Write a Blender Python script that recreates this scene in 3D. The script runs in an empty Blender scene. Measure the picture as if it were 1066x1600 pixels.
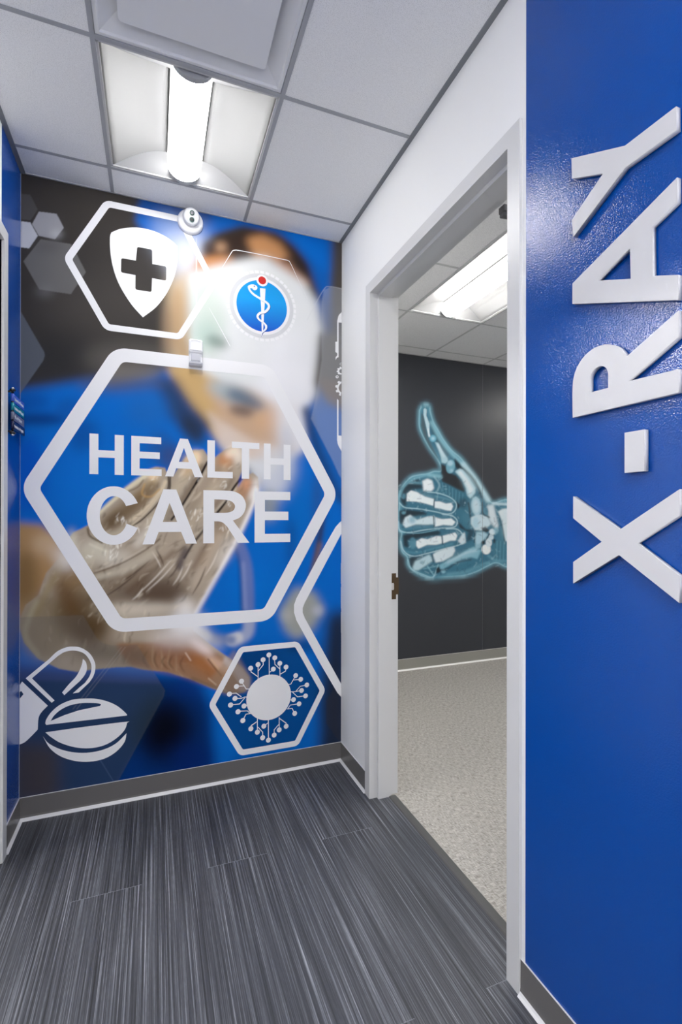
import bpy, bmesh, math, random
import numpy as np
from mathutils import Matrix, Vector

# ------------------------------------------------------------------ camera, world, lights, exposure
S = bpy.context.scene
COL = S.collection
YAW, PITCH, ROLL = 0.365653, 0.001801, 0.00165
CAM = Vector((-0.956025, -2.476393, 1.32418))
FPX, CX, CY = 756.3332, 531.6264, 808.0184
cd = bpy.data.cameras.new('camera'); cam = bpy.data.objects.new('camera', cd); COL.objects.link(cam)
cd.sensor_fit = 'VERTICAL'; cd.sensor_height = 36.0; cd.lens = FPX / 1600 * 36
cd.shift_x = (533 - CX) / 1600; cd.shift_y = (CY - 800) / 1600
cd.clip_start = 0.02
cam.matrix_world = Matrix.Translation(CAM) @ (Matrix.Rotation(-YAW, 4, 'Z') @ Matrix.Rotation(math.pi/2 + PITCH, 4, 'X') @ Matrix.Rotation(ROLL, 4, 'Z'))
S.camera = cam

S.view_settings.view_transform = 'Standard'
S.view_settings.look = 'None'
S.view_settings.exposure = 1.68
S.view_settings.gamma = 1.0
S.view_settings.use_curve_mapping = False

LENS_CORRIDOR = 13.0     # emission strength of the corridor light lenses
LENS_ROOM = 17.0         # emission strength of the x-ray room light lens
FILL_REAR = 28.0         # fill light added behind the camera to lift the overall brightness
LENS_SIDE = 29.0         # the brighter light in the side room
W_ = bpy.data.worlds.new('world'); S.world = W_; W_.use_nodes = True
bg = W_.node_tree.nodes['Background']
bg.inputs[0].default_value = (1.0, 0.98, 0.96, 1); bg.inputs[1].default_value = 0.9

# ------------------------------------------------------------------ measures (metres)
CW = 1.507      # corridor width, x from -CW to 0
H = 2.834       # corridor ceiling
HX = 2.757      # ceiling of the room beyond
XV = 1.2552     # far wall of the room beyond
G = 0.6096
GU, GV = -1.1428, -0.1772
D1, D2 = -0.395, -1.3478    # door opening far / near
FW = 0.0505
HD, HO = 2.3884, 2.437      # door head inner / outer
WT = 0.13                   # door wall thickness
BT = 0.0992                 # base height
BACK = -4.6                 # corridor runs on behind the camera
PB = -1.412                 # where blue paint starts on the door wall

def srgb(r, g, b):
    f = lambda c: (c/255)/12.92 if c/255 <= 0.04045 else ((c/255+0.055)/1.055)**2.4
    return (f(r), f(g), f(b))

# ------------------------------------------------------------------ tracing helpers: measured photo points -> points on a wall
RM = np.array(Matrix.Rotation(-YAW, 3, 'Z') @ Matrix.Rotation(math.pi/2 + PITCH, 3, 'X') @ Matrix.Rotation(ROLL, 3, 'Z'))
def ray(px, py):
    return RM @ np.array([(px - CX)/FPX, (CY - py)/FPX, -1.0])
def M(px, py, v=0.0):            # on a wall facing the corridor (y = v): (x, z)
    d = ray(px, py); t = (v - CAM[1]) / d[1]
    return (CAM[0] + t*d[0], CAM[2] + t*d[2])
def RW(px, py, u=0.0):           # on the door wall (x = u): (y, z)
    d = ray(px, py); t = (u - CAM[0]) / d[0]
    return (CAM[1] + t*d[1], CAM[2] + t*d[2])
def unproject_grid(X, Y, Z):     # wall points -> photo coordinates (numpy)
    q = np.stack([X - CAM[0], Y - CAM[1], Z - CAM[2]], -1) @ RM
    return CX + FPX*q[..., 0]/-q[..., 2], CY - FPX*q[..., 1]/-q[..., 2]

# ------------------------------------------------------------------ materials
def mat(name, rgb, rough=0.5, spec=0.5, metal=0.0, emit=None, estr=0.0):
    m = bpy.data.materials.new(name); m.use_nodes = True
    b = m.node_tree.nodes['Principled BSDF']
    b.inputs['Base Color'].default_value = (*rgb, 1); b.inputs['Roughness'].default_value = rough
    b.inputs['Specular IOR Level'].default_value = spec; b.inputs['Metallic'].default_value = metal
    if emit: b.inputs['Emission Color'].default_value = (*emit, 1); b.inputs['Emission Strength'].default_value = estr
    return m
def nd(m, t, **kw):
    n = m.node_tree.nodes.new(t)
    for k, v in kw.items(): setattr(n, k, v)
    return n
def lk(m, a, b): m.node_tree.links.new(a, b)
def bsdf(m): return m.node_tree.nodes['Principled BSDF']
def add_bump(m, scale, strength, dist=0.001, stretch=(1, 1, 1), detail=2.0):
    tc = nd(m, 'ShaderNodeTexCoord'); mp = nd(m, 'ShaderNodeMapping'); mp.inputs['Scale'].default_value = stretch
    nz = nd(m, 'ShaderNodeTexNoise'); nz.inputs['Scale'].default_value = scale; nz.inputs['Detail'].default_value = detail
    bp = nd(m, 'ShaderNodeBump'); bp.inputs['Strength'].default_value = strength; bp.inputs['Distance'].default_value = dist
    lk(m, tc.outputs['Object'], mp.inputs[0]); lk(m, mp.outputs[0], nz.inputs['Vector'])
    lk(m, nz.outputs['Fac'], bp.inputs['Height']); lk(m, bp.outputs[0], bsdf(m).inputs['Normal'])
    return nz
def mix_noise(m, scale, c1, c2, lo=0.4, hi=0.6, stretch=(1, 1, 1), detail=3.0):
    tc = nd(m, 'ShaderNodeTexCoord'); mp = nd(m, 'ShaderNodeMapping'); mp.inputs['Scale'].default_value = stretch
    nz = nd(m, 'ShaderNodeTexNoise'); nz.inputs['Scale'].default_value = scale; nz.inputs['Detail'].default_value = detail
    cr = nd(m, 'ShaderNodeValToRGB'); cr.color_ramp.elements[0].position = lo; cr.color_ramp.elements[1].position = hi
    cr.color_ramp.elements[0].color = (*c1, 1); cr.color_ramp.elements[1].color = (*c2, 1)
    lk(m, tc.outputs['Object'], mp.inputs[0]); lk(m, mp.outputs[0], nz.inputs['Vector']); lk(m, nz.outputs['Fac'], cr.inputs[0])
    return cr

m_white = mat('white wall paint', (0.88, 0.885, 0.89), 0.55); add_bump(m_white, 260, 0.10, 0.0006)
m_blue = mat('blue gloss wall paint', srgb(0, 72, 158), 0.15, 0.44); add_bump(m_blue, 270, 0.55, 0.0010, detail=1.0)
m_frame = mat('painted steel frame', (0.67, 0.675, 0.68), 0.32, 0.5); add_bump(m_frame, 90, 0.05, 0.0005)
m_base = mat('grey cove base', srgb(104, 102, 101), 0.35, 0.5)
m_toe = mat('pale base toe', (0.72, 0.72, 0.74), 0.3)
m_basex = mat('pale taupe base', srgb(150, 149, 142), 0.4)
m_toex = mat('white base toe', (0.9, 0.9, 0.88), 0.3)
m_bar = mat('ceiling grid', (0.36, 0.37, 0.40), 0.5)
m_barx = mat('pale ceiling grid', (0.55, 0.56, 0.57), 0.5)
m_mould = mat('wall angle', (0.20, 0.21, 0.23), 0.5)
m_tile = mat('ceiling tile', (0.7, 0.7, 0.7), 0.9, 0.1)
lk(m_tile, mix_noise(m_tile, 420, (0.72, 0.725, 0.74), (0.90, 0.905, 0.92), 0.35, 0.5).outputs[0], bsdf(m_tile).inputs['Base Color'])
m_tilex = m_tile
m_fix = mat('white enamel reflector', (0.50, 0.505, 0.515), 0.45)
m_diff = mat('satin grey enamel', (0.76, 0.77, 0.80), 0.42)
m_cap = mat('grey lens end cap', (0.42, 0.43, 0.45), 0.4)
m_lens = mat('lit lens', (0.9, 0.9, 0.9), 0.4, emit=(1.0, 0.985, 0.96), estr=LENS_CORRIDOR)
m_lensx = mat('lit room lens', (0.9, 0.9, 0.9), 0.4, emit=(1.0, 0.975, 0.93), estr=LENS_ROOM)
m_fillr = mat('rear fill lens', (0.9, 0.9, 0.9), 0.4, emit=(1.0, 0.985, 0.96), estr=FILL_REAR)
m_lenss = mat('lit side room lens', (0.9, 0.9, 0.9), 0.4, emit=(1.0, 0.985, 0.96), estr=LENS_SIDE)
def lobe(m, st, side=0.10):
    # the diffuser bar gives most of its light downwards, its flanks are much dimmer
    g = nd(m, 'ShaderNodeNewGeometry'); sx_ = nd(m, 'ShaderNodeSeparateXYZ'); mr_ = nd(m, 'ShaderNodeMapRange')
    ab = nd(m, 'ShaderNodeMath', operation='ABSOLUTE'); lk(m, g.outputs['True Normal'], sx_.inputs[0]); lk(m, sx_.outputs[2], ab.inputs[0]); lk(m, ab.outputs[0], mr_.inputs[0])
    mr_.inputs[1].default_value = 0.35; mr_.inputs[2].default_value = 0.92; mr_.inputs[3].default_value = st*side; mr_.inputs[4].default_value = st
    lk(m, mr_.outputs[0], bsdf(m).inputs['Emission Strength'])
lobe(m_lens, LENS_CORRIDOR); lobe(m_lensx, LENS_ROOM)
m_vinyl = mat('white printed graphic', (0.86, 0.86, 0.88), 0.62, 0.10)
m_acr = mat('white acrylic', (0.64, 0.64, 0.66), 0.34, 0.25)
m_plast = mat('white plastic', (0.84, 0.85, 0.88), 0.35)
m_plastg = mat('grey plastic', (0.58, 0.59, 0.65), 0.3)
m_black = mat('black plastic', (0.012, 0.012, 0.014), 0.25)
m_glass = mat('dark lens glass', (0.02, 0.03, 0.03), 0.08, 0.8)
m_ring = mat('green tinted lens ring', (0.10, 0.22, 0.18), 0.3)
m_bronze = mat('bronze strike', srgb(88, 70, 48), 0.4, 0.5, 0.5)
m_thresh = mat('dark rubber strip', srgb(84, 84, 84), 0.55)
m_steel = mat('grey steel', (0.18, 0.18, 0.18), 0.4, metal=0.5)
m_door = mat('door leaf', (0.6, 0.6, 0.6), 0.4)

# ------------------------------------------------------------------ mesh helpers
def tag(o, label=None, cat=None, group=None, kind=None):
    if label: o['label'] = label
    if cat: o['category'] = cat
    if group: o['group'] = group
    if kind: o['kind'] = kind
    return o
def link(name, me, mats, parent=None, loc=None, smooth=False):
    o = bpy.data.objects.new(name, me); COL.objects.link(o)
    for m in (mats if isinstance(mats, (list, tuple)) else [mats]): me.materials.append(m)
    if smooth:
        for p in me.polygons: p.use_smooth = True
    if loc is not None: o.location = loc
    if parent: o.parent = parent
    return o
def bxm(bm, x0, x1, y0, y1, z0, z1, mi=0, bev=0.0):
    r = bmesh.ops.create_cube(bm, size=1.0)
    vs = r['verts']
    for v in vs:
        v.co = Vector(((x0+x1)/2 + v.co.x*(x1-x0), (y0+y1)/2 + v.co.y*(y1-y0), (z0+z1)/2 + v.co.z*(z1-z0)))
    fs = set(f for v in vs for f in v.link_faces)
    for f in fs: f.material_index = mi
    if bev:
        es = list(set(e for v in vs for e in v.link_edges))
        bmesh.ops.bevel(bm, geom=es, offset=bev, segments=2, affect='EDGES', profile=0.5)
    return fs
def done(bm, name):
    me = bpy.data.meshes.new(name); bmesh.ops.recalc_face_normals(bm, faces=bm.faces); bm.to_mesh(me); bm.free(); return me
def boxes(name, bl, mats, parent=None, bev=0.0):
    bm = bmesh.new()
    for b in bl: bxm(bm, *b[:6], mi=(b[6] if len(b) > 6 else 0), bev=bev)
    return link(name, done(bm, name), mats, parent)
def struct(o): o['kind'] = 'structure'; return o
def empty(name, loc=(0, 0, 0)):
    o = bpy.data.objects.new(name, None); COL.objects.link(o); o.location = loc; o.empty_display_size = 0.05; return o
def extrude_profile(name, prof, axis, a, b, mats, parent=None, smooth=False, mi=None):
    # prof: closed list of 2D points; axis 'x' -> (y,z) profile swept along x; 'y' -> (x,z) swept along y; 'z' -> (x,y) swept along z
    bm = bmesh.new()
    def P(p, t): return {'x': (t, p[0], p[1]), 'y': (p[0], t, p[1]), 'z': (p[0], p[1], t)}[axis]
    A = [bm.verts.new(P(p, a)) for p in prof]; B = [bm.verts.new(P(p, b)) for p in prof]
    n = len(prof)
    for i in range(n):
        f = bm.faces.new((A[i], A[(i+1) % n], B[(i+1) % n], B[i]))
        if mi: f.material_index = mi[i]
    bm.faces.new(A); bm.faces.new(B[::-1])
    return link(name, done(bm, name), mats, parent, smooth=smooth)
def shape_mesh(name, loops, t, mapf):
    """flat shape with holes (even-odd), thickness t, mapf(x, y, h) -> world"""
    cu = bpy.data.curves.new('c', 'CURVE'); cu.dimensions = '2D'; cu.fill_mode = 'BOTH'; cu.extrude = t/2
    for lp in loops:
        sp = cu.splines.new('POLY'); sp.points.add(len(lp)-1)
        for i, p in enumerate(lp): sp.points[i].co = (p[0], p[1], 0, 1)
        sp.use_cyclic_u = True
    ob = bpy.data.objects.new('c', cu); me = bpy.data.meshes.new_from_object(ob); me.name = name
    bpy.data.objects.remove(ob); bpy.data.curves.remove(cu)
    for v in me.vertices: v.co = mapf(v.co.x, v.co.y, v.co.z + t/2)
    bm = bmesh.new(); bm.from_mesh(me); bmesh.ops.remove_doubles(bm, verts=bm.verts, dist=1e-6); bmesh.ops.recalc_face_normals(bm, faces=bm.faces); bm.to_mesh(me); bm.free()
    return me
def text_mesh(name, body, size, t, mapf, xs=1.0, fit=None):
    cu = bpy.data.curves.new('t', 'FONT'); cu.body = body; cu.size = size; cu.extrude = t/2
    ob = bpy.data.objects.new('t', cu); me = bpy.data.meshes.new_from_object(ob); me.name = name
    bpy.data.objects.remove(ob); bpy.data.curves.remove(cu)
    if fit: xs = fit/max(v.co.x for v in me.vertices)
    for v in me.vertices: v.co = mapf(v.co.x*xs, v.co.y, v.co.z + t/2)
    return me
def rounded(pts, r, seg=6):
    out = []; n = len(pts)
    for i in range(n):
        p0, p1, p2 = (np.array(pts[(i+k) % n], float) for k in (-1, 0, 1))
        a = (p0-p1)/np.linalg.norm(p0-p1); b = (p2-p1)/np.linalg.norm(p2-p1)
        ang = math.acos(max(-1, min(1, float(a@b))))
        rr = r[i] if isinstance(r, (list, tuple)) else r
        if rr <= 0: out.append(tuple(p1)); continue
        d = rr/math.tan(ang/2); s, e = p1+a*d, p1+b*d
        c = p1 + (a+b)/np.linalg.norm(a+b)*rr/math.sin(ang/2)
        a0 = math.atan2(*(s-c)[::-1]); a1 = math.atan2(*(e-c)[::-1])
        da = (a1-a0+math.pi) % (2*math.pi)-math.pi
        for k in range(seg+1): out.append((c[0]+rr*math.cos(a0+da*k/seg), c[1]+rr*math.sin(a0+da*k/seg)))
    return out
def ribbon_loop(pts, w, closed=False):
    """closed outline of a stroke along pts, w = width or list of widths"""
    P = [np.array(p, float) for p in pts]; n = len(P); L = []; R = []
    for i in range(n):
        t = P[min(i+1, n-1)] - P[max(i-1, 0)]
        t = t/np.linalg.norm(t); nn = np.array([-t[1], t[0]])
        k = 1.0
        if 0 < i < n-1:
            s = P[i]-P[i-1]; s = s/np.linalg.norm(s); c = abs(float(s@t)); k = 1/max(c, 0.5)
        ww = (w[i] if isinstance(w, (list, tuple)) else w)/2*k
        L.append(tuple(P[i]+nn*ww)); R.append(tuple(P[i]-nn*ww))
    return L + R[::-1]
def smooth_line(pts, n=6):
    P = [np.array(p, float) for p in pts]; out = []
    P = [2*P[0]-P[1]] + P + [2*P[-1]-P[-2]]
    for i in range(1, len(P)-2):
        a, b, c, d = P[i-1:i+3]
        for k in range(n):
            t = k/n
            out.append(0.5*((2*b)+(c-a)*t+(2*a-5*b+4*c-d)*t*t+(-a+3*b-3*c+d)*t**3))
    out.append(P[-2]); return [tuple(p) for p in out]
def circle(c, r, n=32, ry=None):
    ry = r if ry is None else ry
    return [(c[0]+r*math.cos(2*math.pi*k/n), c[1]+ry*math.sin(2*math.pi*k/n)) for k in range(n)]
def lathe(name, prof, mats, parent=None, n=32, M4=None, mi=None):
    """prof: (r, h) along +Z, transformed by M4"""
    bm = bmesh.new(); rings = []
    for (r, h) in prof:
        if r < 1e-6: rings.append([bm.verts.new((0, 0, h))])
        else: rings.append([bm.verts.new((r*math.cos(2*math.pi*k/n), r*math.sin(2*math.pi*k/n), h)) for k in range(n)])
    for i in range(len(rings)-1):
        A, B = rings[i], rings[i+1]
        for k in range(n):
            k2 = (k+1) % n
            if len(A) == 1 and len(B) == 1: break
            if len(A) == 1: f = bm.faces.new((A[0], B[k], B[k2]))
            elif len(B) == 1: f = bm.faces.new((A[k], A[k2], B[0]))
            else: f = bm.faces.new((A[k], A[k2], B[k2], B[k]))
            if mi: f.material_index = mi[i]
    if M4 is not None: bmesh.ops.transform(bm, matrix=M4, verts=bm.verts)
    me = done(bm, name)
    return link(name, me, mats, parent, smooth=True)

# ------------------------------------------------------------------ print painter (builds the two photographic murals as vertex colours)
class Canvas:
    def __init__(s, x0, y0, w, h, rgb, sc=1.0):
        s.x0, s.y0, s.sc = x0, y0, sc; s.w, s.h = int(w*sc), int(h*sc)
        s.im = np.zeros((s.h, s.w, 3)); s.im[:] = srgb(*rgb)
    def _apply(s, mask, bx, by, sig, rgb, a):
        if sig > 0:
            def Gm(n):
                i = np.arange(n); k = np.exp(-0.5*((i[:, None]-i[None])/sig)**2)
                full = math.sqrt(2*math.pi)*sig
                return k/np.maximum(k.sum(1, keepdims=True), 1e-9) if n > 6*sig else k/full
            h, w = mask.shape
            mask = _blur(mask, sig)
        mask = np.clip(mask*a, 0, 1)[..., None]
        hh, ww = mask.shape[:2]
        sub = s.im[by:by+hh, bx:bx+ww]
        sub[:] = sub*(1-mask) + np.array(srgb(*rgb))*mask
    def poly(s, pts, rgb, sig=1.0, a=1.0):
        P = (np.array(pts, float)-[s.x0, s.y0])*s.sc; sg = sig*s.sc; m = 3*sg+2
        x0 = int(np.floor(P[:, 0].min()-m)); x1 = int(np.ceil(P[:, 0].max()+m)); y0 = int(np.floor(P[:, 1].min()-m)); y1 = int(np.ceil(P[:, 1].max()+m))
        X, Y = np.meshgrid(np.arange(x0, x1)+0.5, np.arange(y0, y1)+0.5)
        ins = np.zeros(X.shape, bool); n = len(P)
        for i in range(n):
            (xa, ya), (xb, yb) = P[i], P[(i+1) % n]
            if ya == yb: continue
            c = ((ya > Y) != (yb > Y)) & (X < (xb-xa)*(Y-ya)/(yb-ya)+xa); ins ^= c
        s._clipapply(ins.astype(float), x0, y0, sg, rgb, a)
    def line(s, pts, rgb, w, sig=0.6, a=1.0, taper=False):
        P = (np.array(smooth_line(pts, 5) if len(pts) > 2 else pts, float)-[s.x0, s.y0])*s.sc; sg = sig*s.sc; hw = w*s.sc/2; m = 3*sg+hw+2
        x0 = int(np.floor(P[:, 0].min()-m)); x1 = int(np.ceil(P[:, 0].max()+m)); y0 = int(np.floor(P[:, 1].min()-m)); y1 = int(np.ceil(P[:, 1].max()+m))
        X, Y = np.meshgrid(np.arange(x0, x1)+0.5, np.arange(y0, y1)+0.5); best = np.zeros(X.shape); n = len(P)
        for i in range(n-1):
            a0, b0 = P[i], P[i+1]; d = b0-a0; L = max(d@d, 1e-9)
            t = np.clip(((X-a0[0])*d[0]+(Y-a0[1])*d[1])/L, 0, 1)
            D = np.hypot(X-a0[0]-t*d[0], Y-a0[1]-t*d[1])
            f = (i+t)/(n-1); lw = hw*(np.sin(np.pi*np.clip(f, 0.02, 0.98))**0.6 if taper else 1.0)
            best = np.maximum(best, np.clip(lw-D+0.5, 0, 1))
        s._clipapply(best, x0, y0, sg, rgb, a)
    def blob(s, cx, cy, rx, ry, rgb, sig, a=1.0, rot=0):
        c, q = math.cos(math.radians(rot)), math.sin(math.radians(rot))
        s.poly([(cx+rx*math.cos(t)*c-ry*math.sin(t)*q, cy+rx*math.cos(t)*q+ry*math.sin(t)*c) for t in np.linspace(0, 2*math.pi, 28)[:-1]], rgb, sig, a)
    def _clipapply(s, mask, x0, y0, sg, rgb, a):
        if sg > 0: mask = _blur(mask, sg)
        h, w = mask.shape
        cx0, cy0 = max(0, -x0), max(0, -y0); cx1, cy1 = min(w, s.w-x0), min(h, s.h-y0)
        if cx1 <= cx0 or cy1 <= cy0: return
        mk = np.clip(mask[cy0:cy1, cx0:cx1]*a, 0, 1)[..., None]
        sub = s.im[y0+cy0:y0+cy1, x0+cx0:x0+cx1]; sub[:] = sub*(1-mk)+np.array(srgb(*rgb))*mk
    def sample(s, px, py):
        x = np.clip((px-s.x0)*s.sc-0.5, 0, s.w-1.001); y = np.clip((py-s.y0)*s.sc-0.5, 0, s.h-1.001)
        i, j = x.astype(int), y.astype(int); fx, fy = (x-i)[..., None], (y-j)[..., None]; I = s.im
        return (I[j, i]*(1-fx)+I[j, i+1]*fx)*(1-fy)+(I[j+1, i]*(1-fx)+I[j+1, i+1]*fx)*fy
def _blur(m, sg):
    r = int(3*sg)+1; k = np.exp(-0.5*(np.arange(-r, r+1)/sg)**2); k /= k.sum()
    out = np.zeros_like(m); H0, W0 = m.shape
    p = np.pad(m, ((r, r), (0, 0)))
    for i, q in enumerate(k): out += q*p[i:i+H0]
    p = np.pad(out, ((0, 0), (r, r))); out2 = np.zeros_like(m)
    for i, q in enumerate(k): out2 += q*p[:, i:i+W0]
    return out2
def TR(ox, oy, s): return lambda *pts: [(ox+x/s, oy+y/s) for x, y in pts]

def paint_doctor():
    c = Canvas(20, 262, 524, 1030, (66, 63, 61), 1.5)
    P, L, B = c.poly, c.line, c.blob
    # ---- upper background
    B(120, 330, 90, 45, (72, 68, 65), 20); B(150, 480, 90, 50, (84, 80, 77), 28, .8); B(90, 560, 60, 40, (58, 58, 60), 18, .8)
    P([(505, 360), (545, 360), (545, 700), (480, 700)], (88, 82, 78), 4)
    B(200, 560, 70, 22, (112, 108, 103), 14, .8)
    # ---- surgical cap, blue
    P([(226, 300), (300, 310), (420, 340), (517, 360), (517, 440), (508, 520), (488, 470), (470, 400), (440, 372), (380, 352), (330, 366), (290, 400), (240, 380), (212, 345)], (20, 104, 196), 5)
    P([(220, 305), (330, 320), (330, 352), (280, 350), (215, 335)], (30, 66, 132), 6, .7)
    P([(430, 350), (515, 372), (512, 430), (480, 400)], (6, 124, 230), 8, .8)
    B(505, 520, 14, 60, (58, 82, 130), 7, .75)
    # ---- pale glow at left of the cap
    B(282, 372, 40, 34, (176, 188, 216), 13, .85); B(292, 410, 26, 40, (214, 216, 226), 12, .9); B(258, 345, 22, 18, (120, 150, 205), 9, .6)
    # ---- face beside the mask
    P([(262, 440), (300, 420), (318, 600), (300, 640), (262, 560)], (206, 186, 158), 9, .9)
    B(278, 500, 14, 55, (196, 160, 118), 8, .75); B(262, 520, 7, 42, (150, 120, 98), 6, .5); B(296, 560, 13, 28, (196, 158, 108), 8, .7)
    # ---- brow, hair and forehead
    P([(318, 392), (345, 368), (385, 358), (430, 362), (460, 384), (485, 420), (502, 470), (480, 470), (440, 440), (380, 415), (322, 424)], (64, 50, 44), 6)
    P([(385, 372), (410, 366), (438, 380), (452, 402), (440, 412), (400, 408)], (208, 150, 100), 6, .95)
    P([(425, 400), (455, 412), (485, 446), (470, 450), (432, 432)], (200, 140, 102), 5, .8)
    P([(312, 402), (350, 398), (372, 408), (345, 424), (300, 424)], (208, 144, 92), 6, .9)
    B(345, 386, 10, 8, (190, 150, 118), 5, .8); B(376, 398, 9, 10, (70, 50, 42), 4, .8); B(326, 386, 9, 10, (84, 68, 64), 5, .7)
    B(446, 408, 7, 5, (90, 64, 50), 4, .6); B(470, 415, 12, 8, (52, 40, 36), 6, .7, 45)
    # ---- mask, white
    P([(296, 430), (330, 418), (395, 404), (415, 402), (440, 420), (475, 440), (496, 474), (504, 520), (498, 570), (484, 640), (474, 700), (452, 745), (420, 760), (350, 700), (322, 640), (300, 560)], (230, 232, 233), 6)
    P([(300, 440), (345, 430), (355, 500), (340, 560), (305, 548)], (206, 218, 208), 9, .9)
    B(322, 520, 20, 22, (190, 212, 202), 9, .8); B(340, 534, 18, 9, (120, 140, 132), 6, .75, 20); B(395, 450, 60, 36, (226, 228, 226), 12, .8)
    B(450, 600, 40, 90, (236, 236, 240), 16, .95); B(355, 585, 60, 12, (228, 232, 231), 8, .8)
    # ---- scrubs, blue
    P([(20, 612), (120, 596), (200, 590), (268, 578), (292, 622), (352, 700), (400, 760), (470, 700), (492, 640), (545, 640), (545, 1300), (20, 1300)], (8, 116, 216), 7)
    P([(260, 572), (300, 570), (342, 596), (360, 640), (345, 690), (300, 640), (272, 600)], (214, 178, 122), 6)
    P([(330, 600), (390, 612), (450, 628), (472, 640), (466, 700), (430, 720), (380, 706), (340, 660)], (210, 176, 146), 8)
    B(356, 612, 34, 14, (176, 190, 196), 8, .95, 22); B(384, 624, 34, 12, (96, 116, 138), 7, .9, 24); B(378, 642, 20, 8, (112, 96, 92), 6, .9, 10)
    B(420, 656, 22, 14, (222, 180, 142), 8, .9); P([(322, 640), (352, 662), (400, 690), (440, 700), (440, 716), (380, 716), (345, 700)], (228, 210, 196), 5, .9)
    P([(240, 590), (275, 590), (300, 632), (330, 664), (312, 690), (262, 650)], (52, 64, 88), 8, .85)
    B(300, 672, 14, 26, (50, 60, 78), 7, .8, -35); B(190, 600, 70, 12, (92, 92, 104), 8, .7); P([(170, 568), (262, 576), (240, 590), (160, 600)], (128, 122, 116), 7, .9)
    B(230, 640, 34, 26, (34, 112, 196), 12, .8); B(250, 700, 20, 26, (44, 92, 160), 10, .7); B(130, 680, 24, 26, (14, 78, 160), 9, .6)
    B(60, 655, 44, 9, (10, 62, 134), 6, .9); B(48, 628, 30, 14, (14, 88, 176), 8, .7); B(45, 740, 24, 60, (4, 92, 206), 10, .8)
    B(150, 770, 60, 60, (10, 122, 222), 18, .7); B(110, 640, 26, 18, (22, 92, 176), 8, .6)
    B(268, 715, 16, 20, (74, 72, 104), 7, .6)
    B(452, 650, 20, 60, (238, 238, 242), 11, .95); B(446, 598, 40, 34, (240, 240, 244), 11, 1.0); B(468, 668, 10, 40, (238, 238, 242), 6, .9)
    # right of the mask
    B(428, 740, 30, 40, (224, 226, 230), 10, .9); B(420, 790, 14, 24, (170, 170, 150), 7, .75); B(448, 706, 10, 46, (206, 212, 224), 8, .7)
    P([(474, 640), (498, 620), (500, 600), (545, 600), (545, 780), (528, 752), (500, 710), (478, 668)], (30, 108, 196), 6, .9)
    L([(478, 640), (492, 690), (515, 745), (532, 780)], (38, 50, 76), 12, 5, .7)
    P([(500, 520), (545, 520), (545, 640), (512, 622), (492, 600)], (104, 100, 96), 6); P([(498, 590), (545, 600), (545, 645), (510, 628)], (122, 104, 92), 5, .8)
    B(495, 800, 8, 60, (60, 78, 120), 6, .55); B(470, 800, 20, 60, (8, 122, 216), 10, .6); B(455, 850, 8, 40, (24, 78, 150), 6, .5)
    P([(545, 950), (545, 1260), (490, 1260), (500, 1140), (498, 1100), (512, 960)], (42, 46, 56), 9, .95)
    P([(20, 1040), (300, 1058), (330, 1100), (340, 1300), (20, 1300)], (2, 60, 136), 8); B(290, 1080, 26, 16, (6, 62, 150), 8, .8)
    B(258, 1140, 50, 56, (2, 10, 30), 18, 1.0); B(300, 1190, 34, 30, (6, 44, 122), 14, .9); B(430, 1200, 70, 20, (6, 44, 110), 12, .8)
    B(395, 1030, 46, 24, (4, 92, 184), 12, .8); B(400, 920, 44, 50, (4, 122, 222), 12, .7)
    # ---- strap and chest piece
    L([(506, 800), (498, 850), (484, 910)], (60, 52, 56), 7, 3, .8); L([(500, 850), (488, 900)], (150, 118, 100), 6, 3, .8)
    P([(440, 950), (462, 918), (492, 926), (506, 952), (488, 985), (462, 1000), (444, 982)], (172, 174, 166), 6); B(496, 954, 8, 8, (196, 200, 210), 4, .9); B(448, 962, 10, 10, (196, 196, 190), 5, .7)
    B(470, 1010, 26, 9, (20, 56, 110), 6, .6)
    # ---- tube of the stethoscope
    L([(372, 846), (384, 880), (388, 920), (388, 970)], (112, 132, 196), 17, 2.5, .95); L([(380, 880), (383, 950)], (154, 166, 214), 6, 2.5, .7)
    L([(366, 850), (374, 880), (378, 955)], (10, 60, 130), 4, 2.5, .6)
    L([(390, 972), (386, 990), (366, 1002)], (176, 184, 214), 17, 3, .95); L([(360, 1000), (372, 996)], (222, 222, 226), 16, 2.5, .95); L([(300, 985), (325, 997), (362, 1000)], (120, 140, 190), 15, 3, .9); B(312, 990, 20, 9, (214, 218, 222), 4, .95, 20)
    # ---- bare arm at the left
    P([(20, 816), (66, 820), (95, 850), (104, 880), (80, 900), (60, 940), (20, 985)], (188, 148, 100), 5); B(40, 905, 20, 44, (140, 108, 66), 9, .85); B(72, 850, 22, 18, (216, 186, 150), 8, .8)
    # ---- gloved hand
    hand = [(60, 930), (72, 895), (92, 872), (100, 852), (114, 832), (137, 821), (158, 796), (180, 776), (195, 762), (217, 747), (232, 733), (244, 729), (258, 731), (263, 742), (270, 744), (288, 716), (302, 703), (318, 702), (325, 712), (334, 716), (352, 702), (372, 694), (384, 700), (386, 716), (374, 748), (372, 762), (384, 744), (395, 738), (403, 745), (405, 762), (398, 786), (385, 815), (370, 845), (352, 878), (335, 905), (318, 935), (303, 962), (302, 985), (330, 1008), (358, 1028), (378, 1042), (390, 1058), (391, 1072), (382, 1082), (366, 1085), (345, 1081), (325, 1073), (300, 1062), (280, 1056), (262, 1050), (240, 1048), (222, 1046), (205, 1042), (180, 1043), (140, 1047), (120, 1050), (92, 1045), (60, 1030), (38, 1005), (28, 975), (40, 945)]
    P(hand, (178, 161, 140), 1.0)
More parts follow.
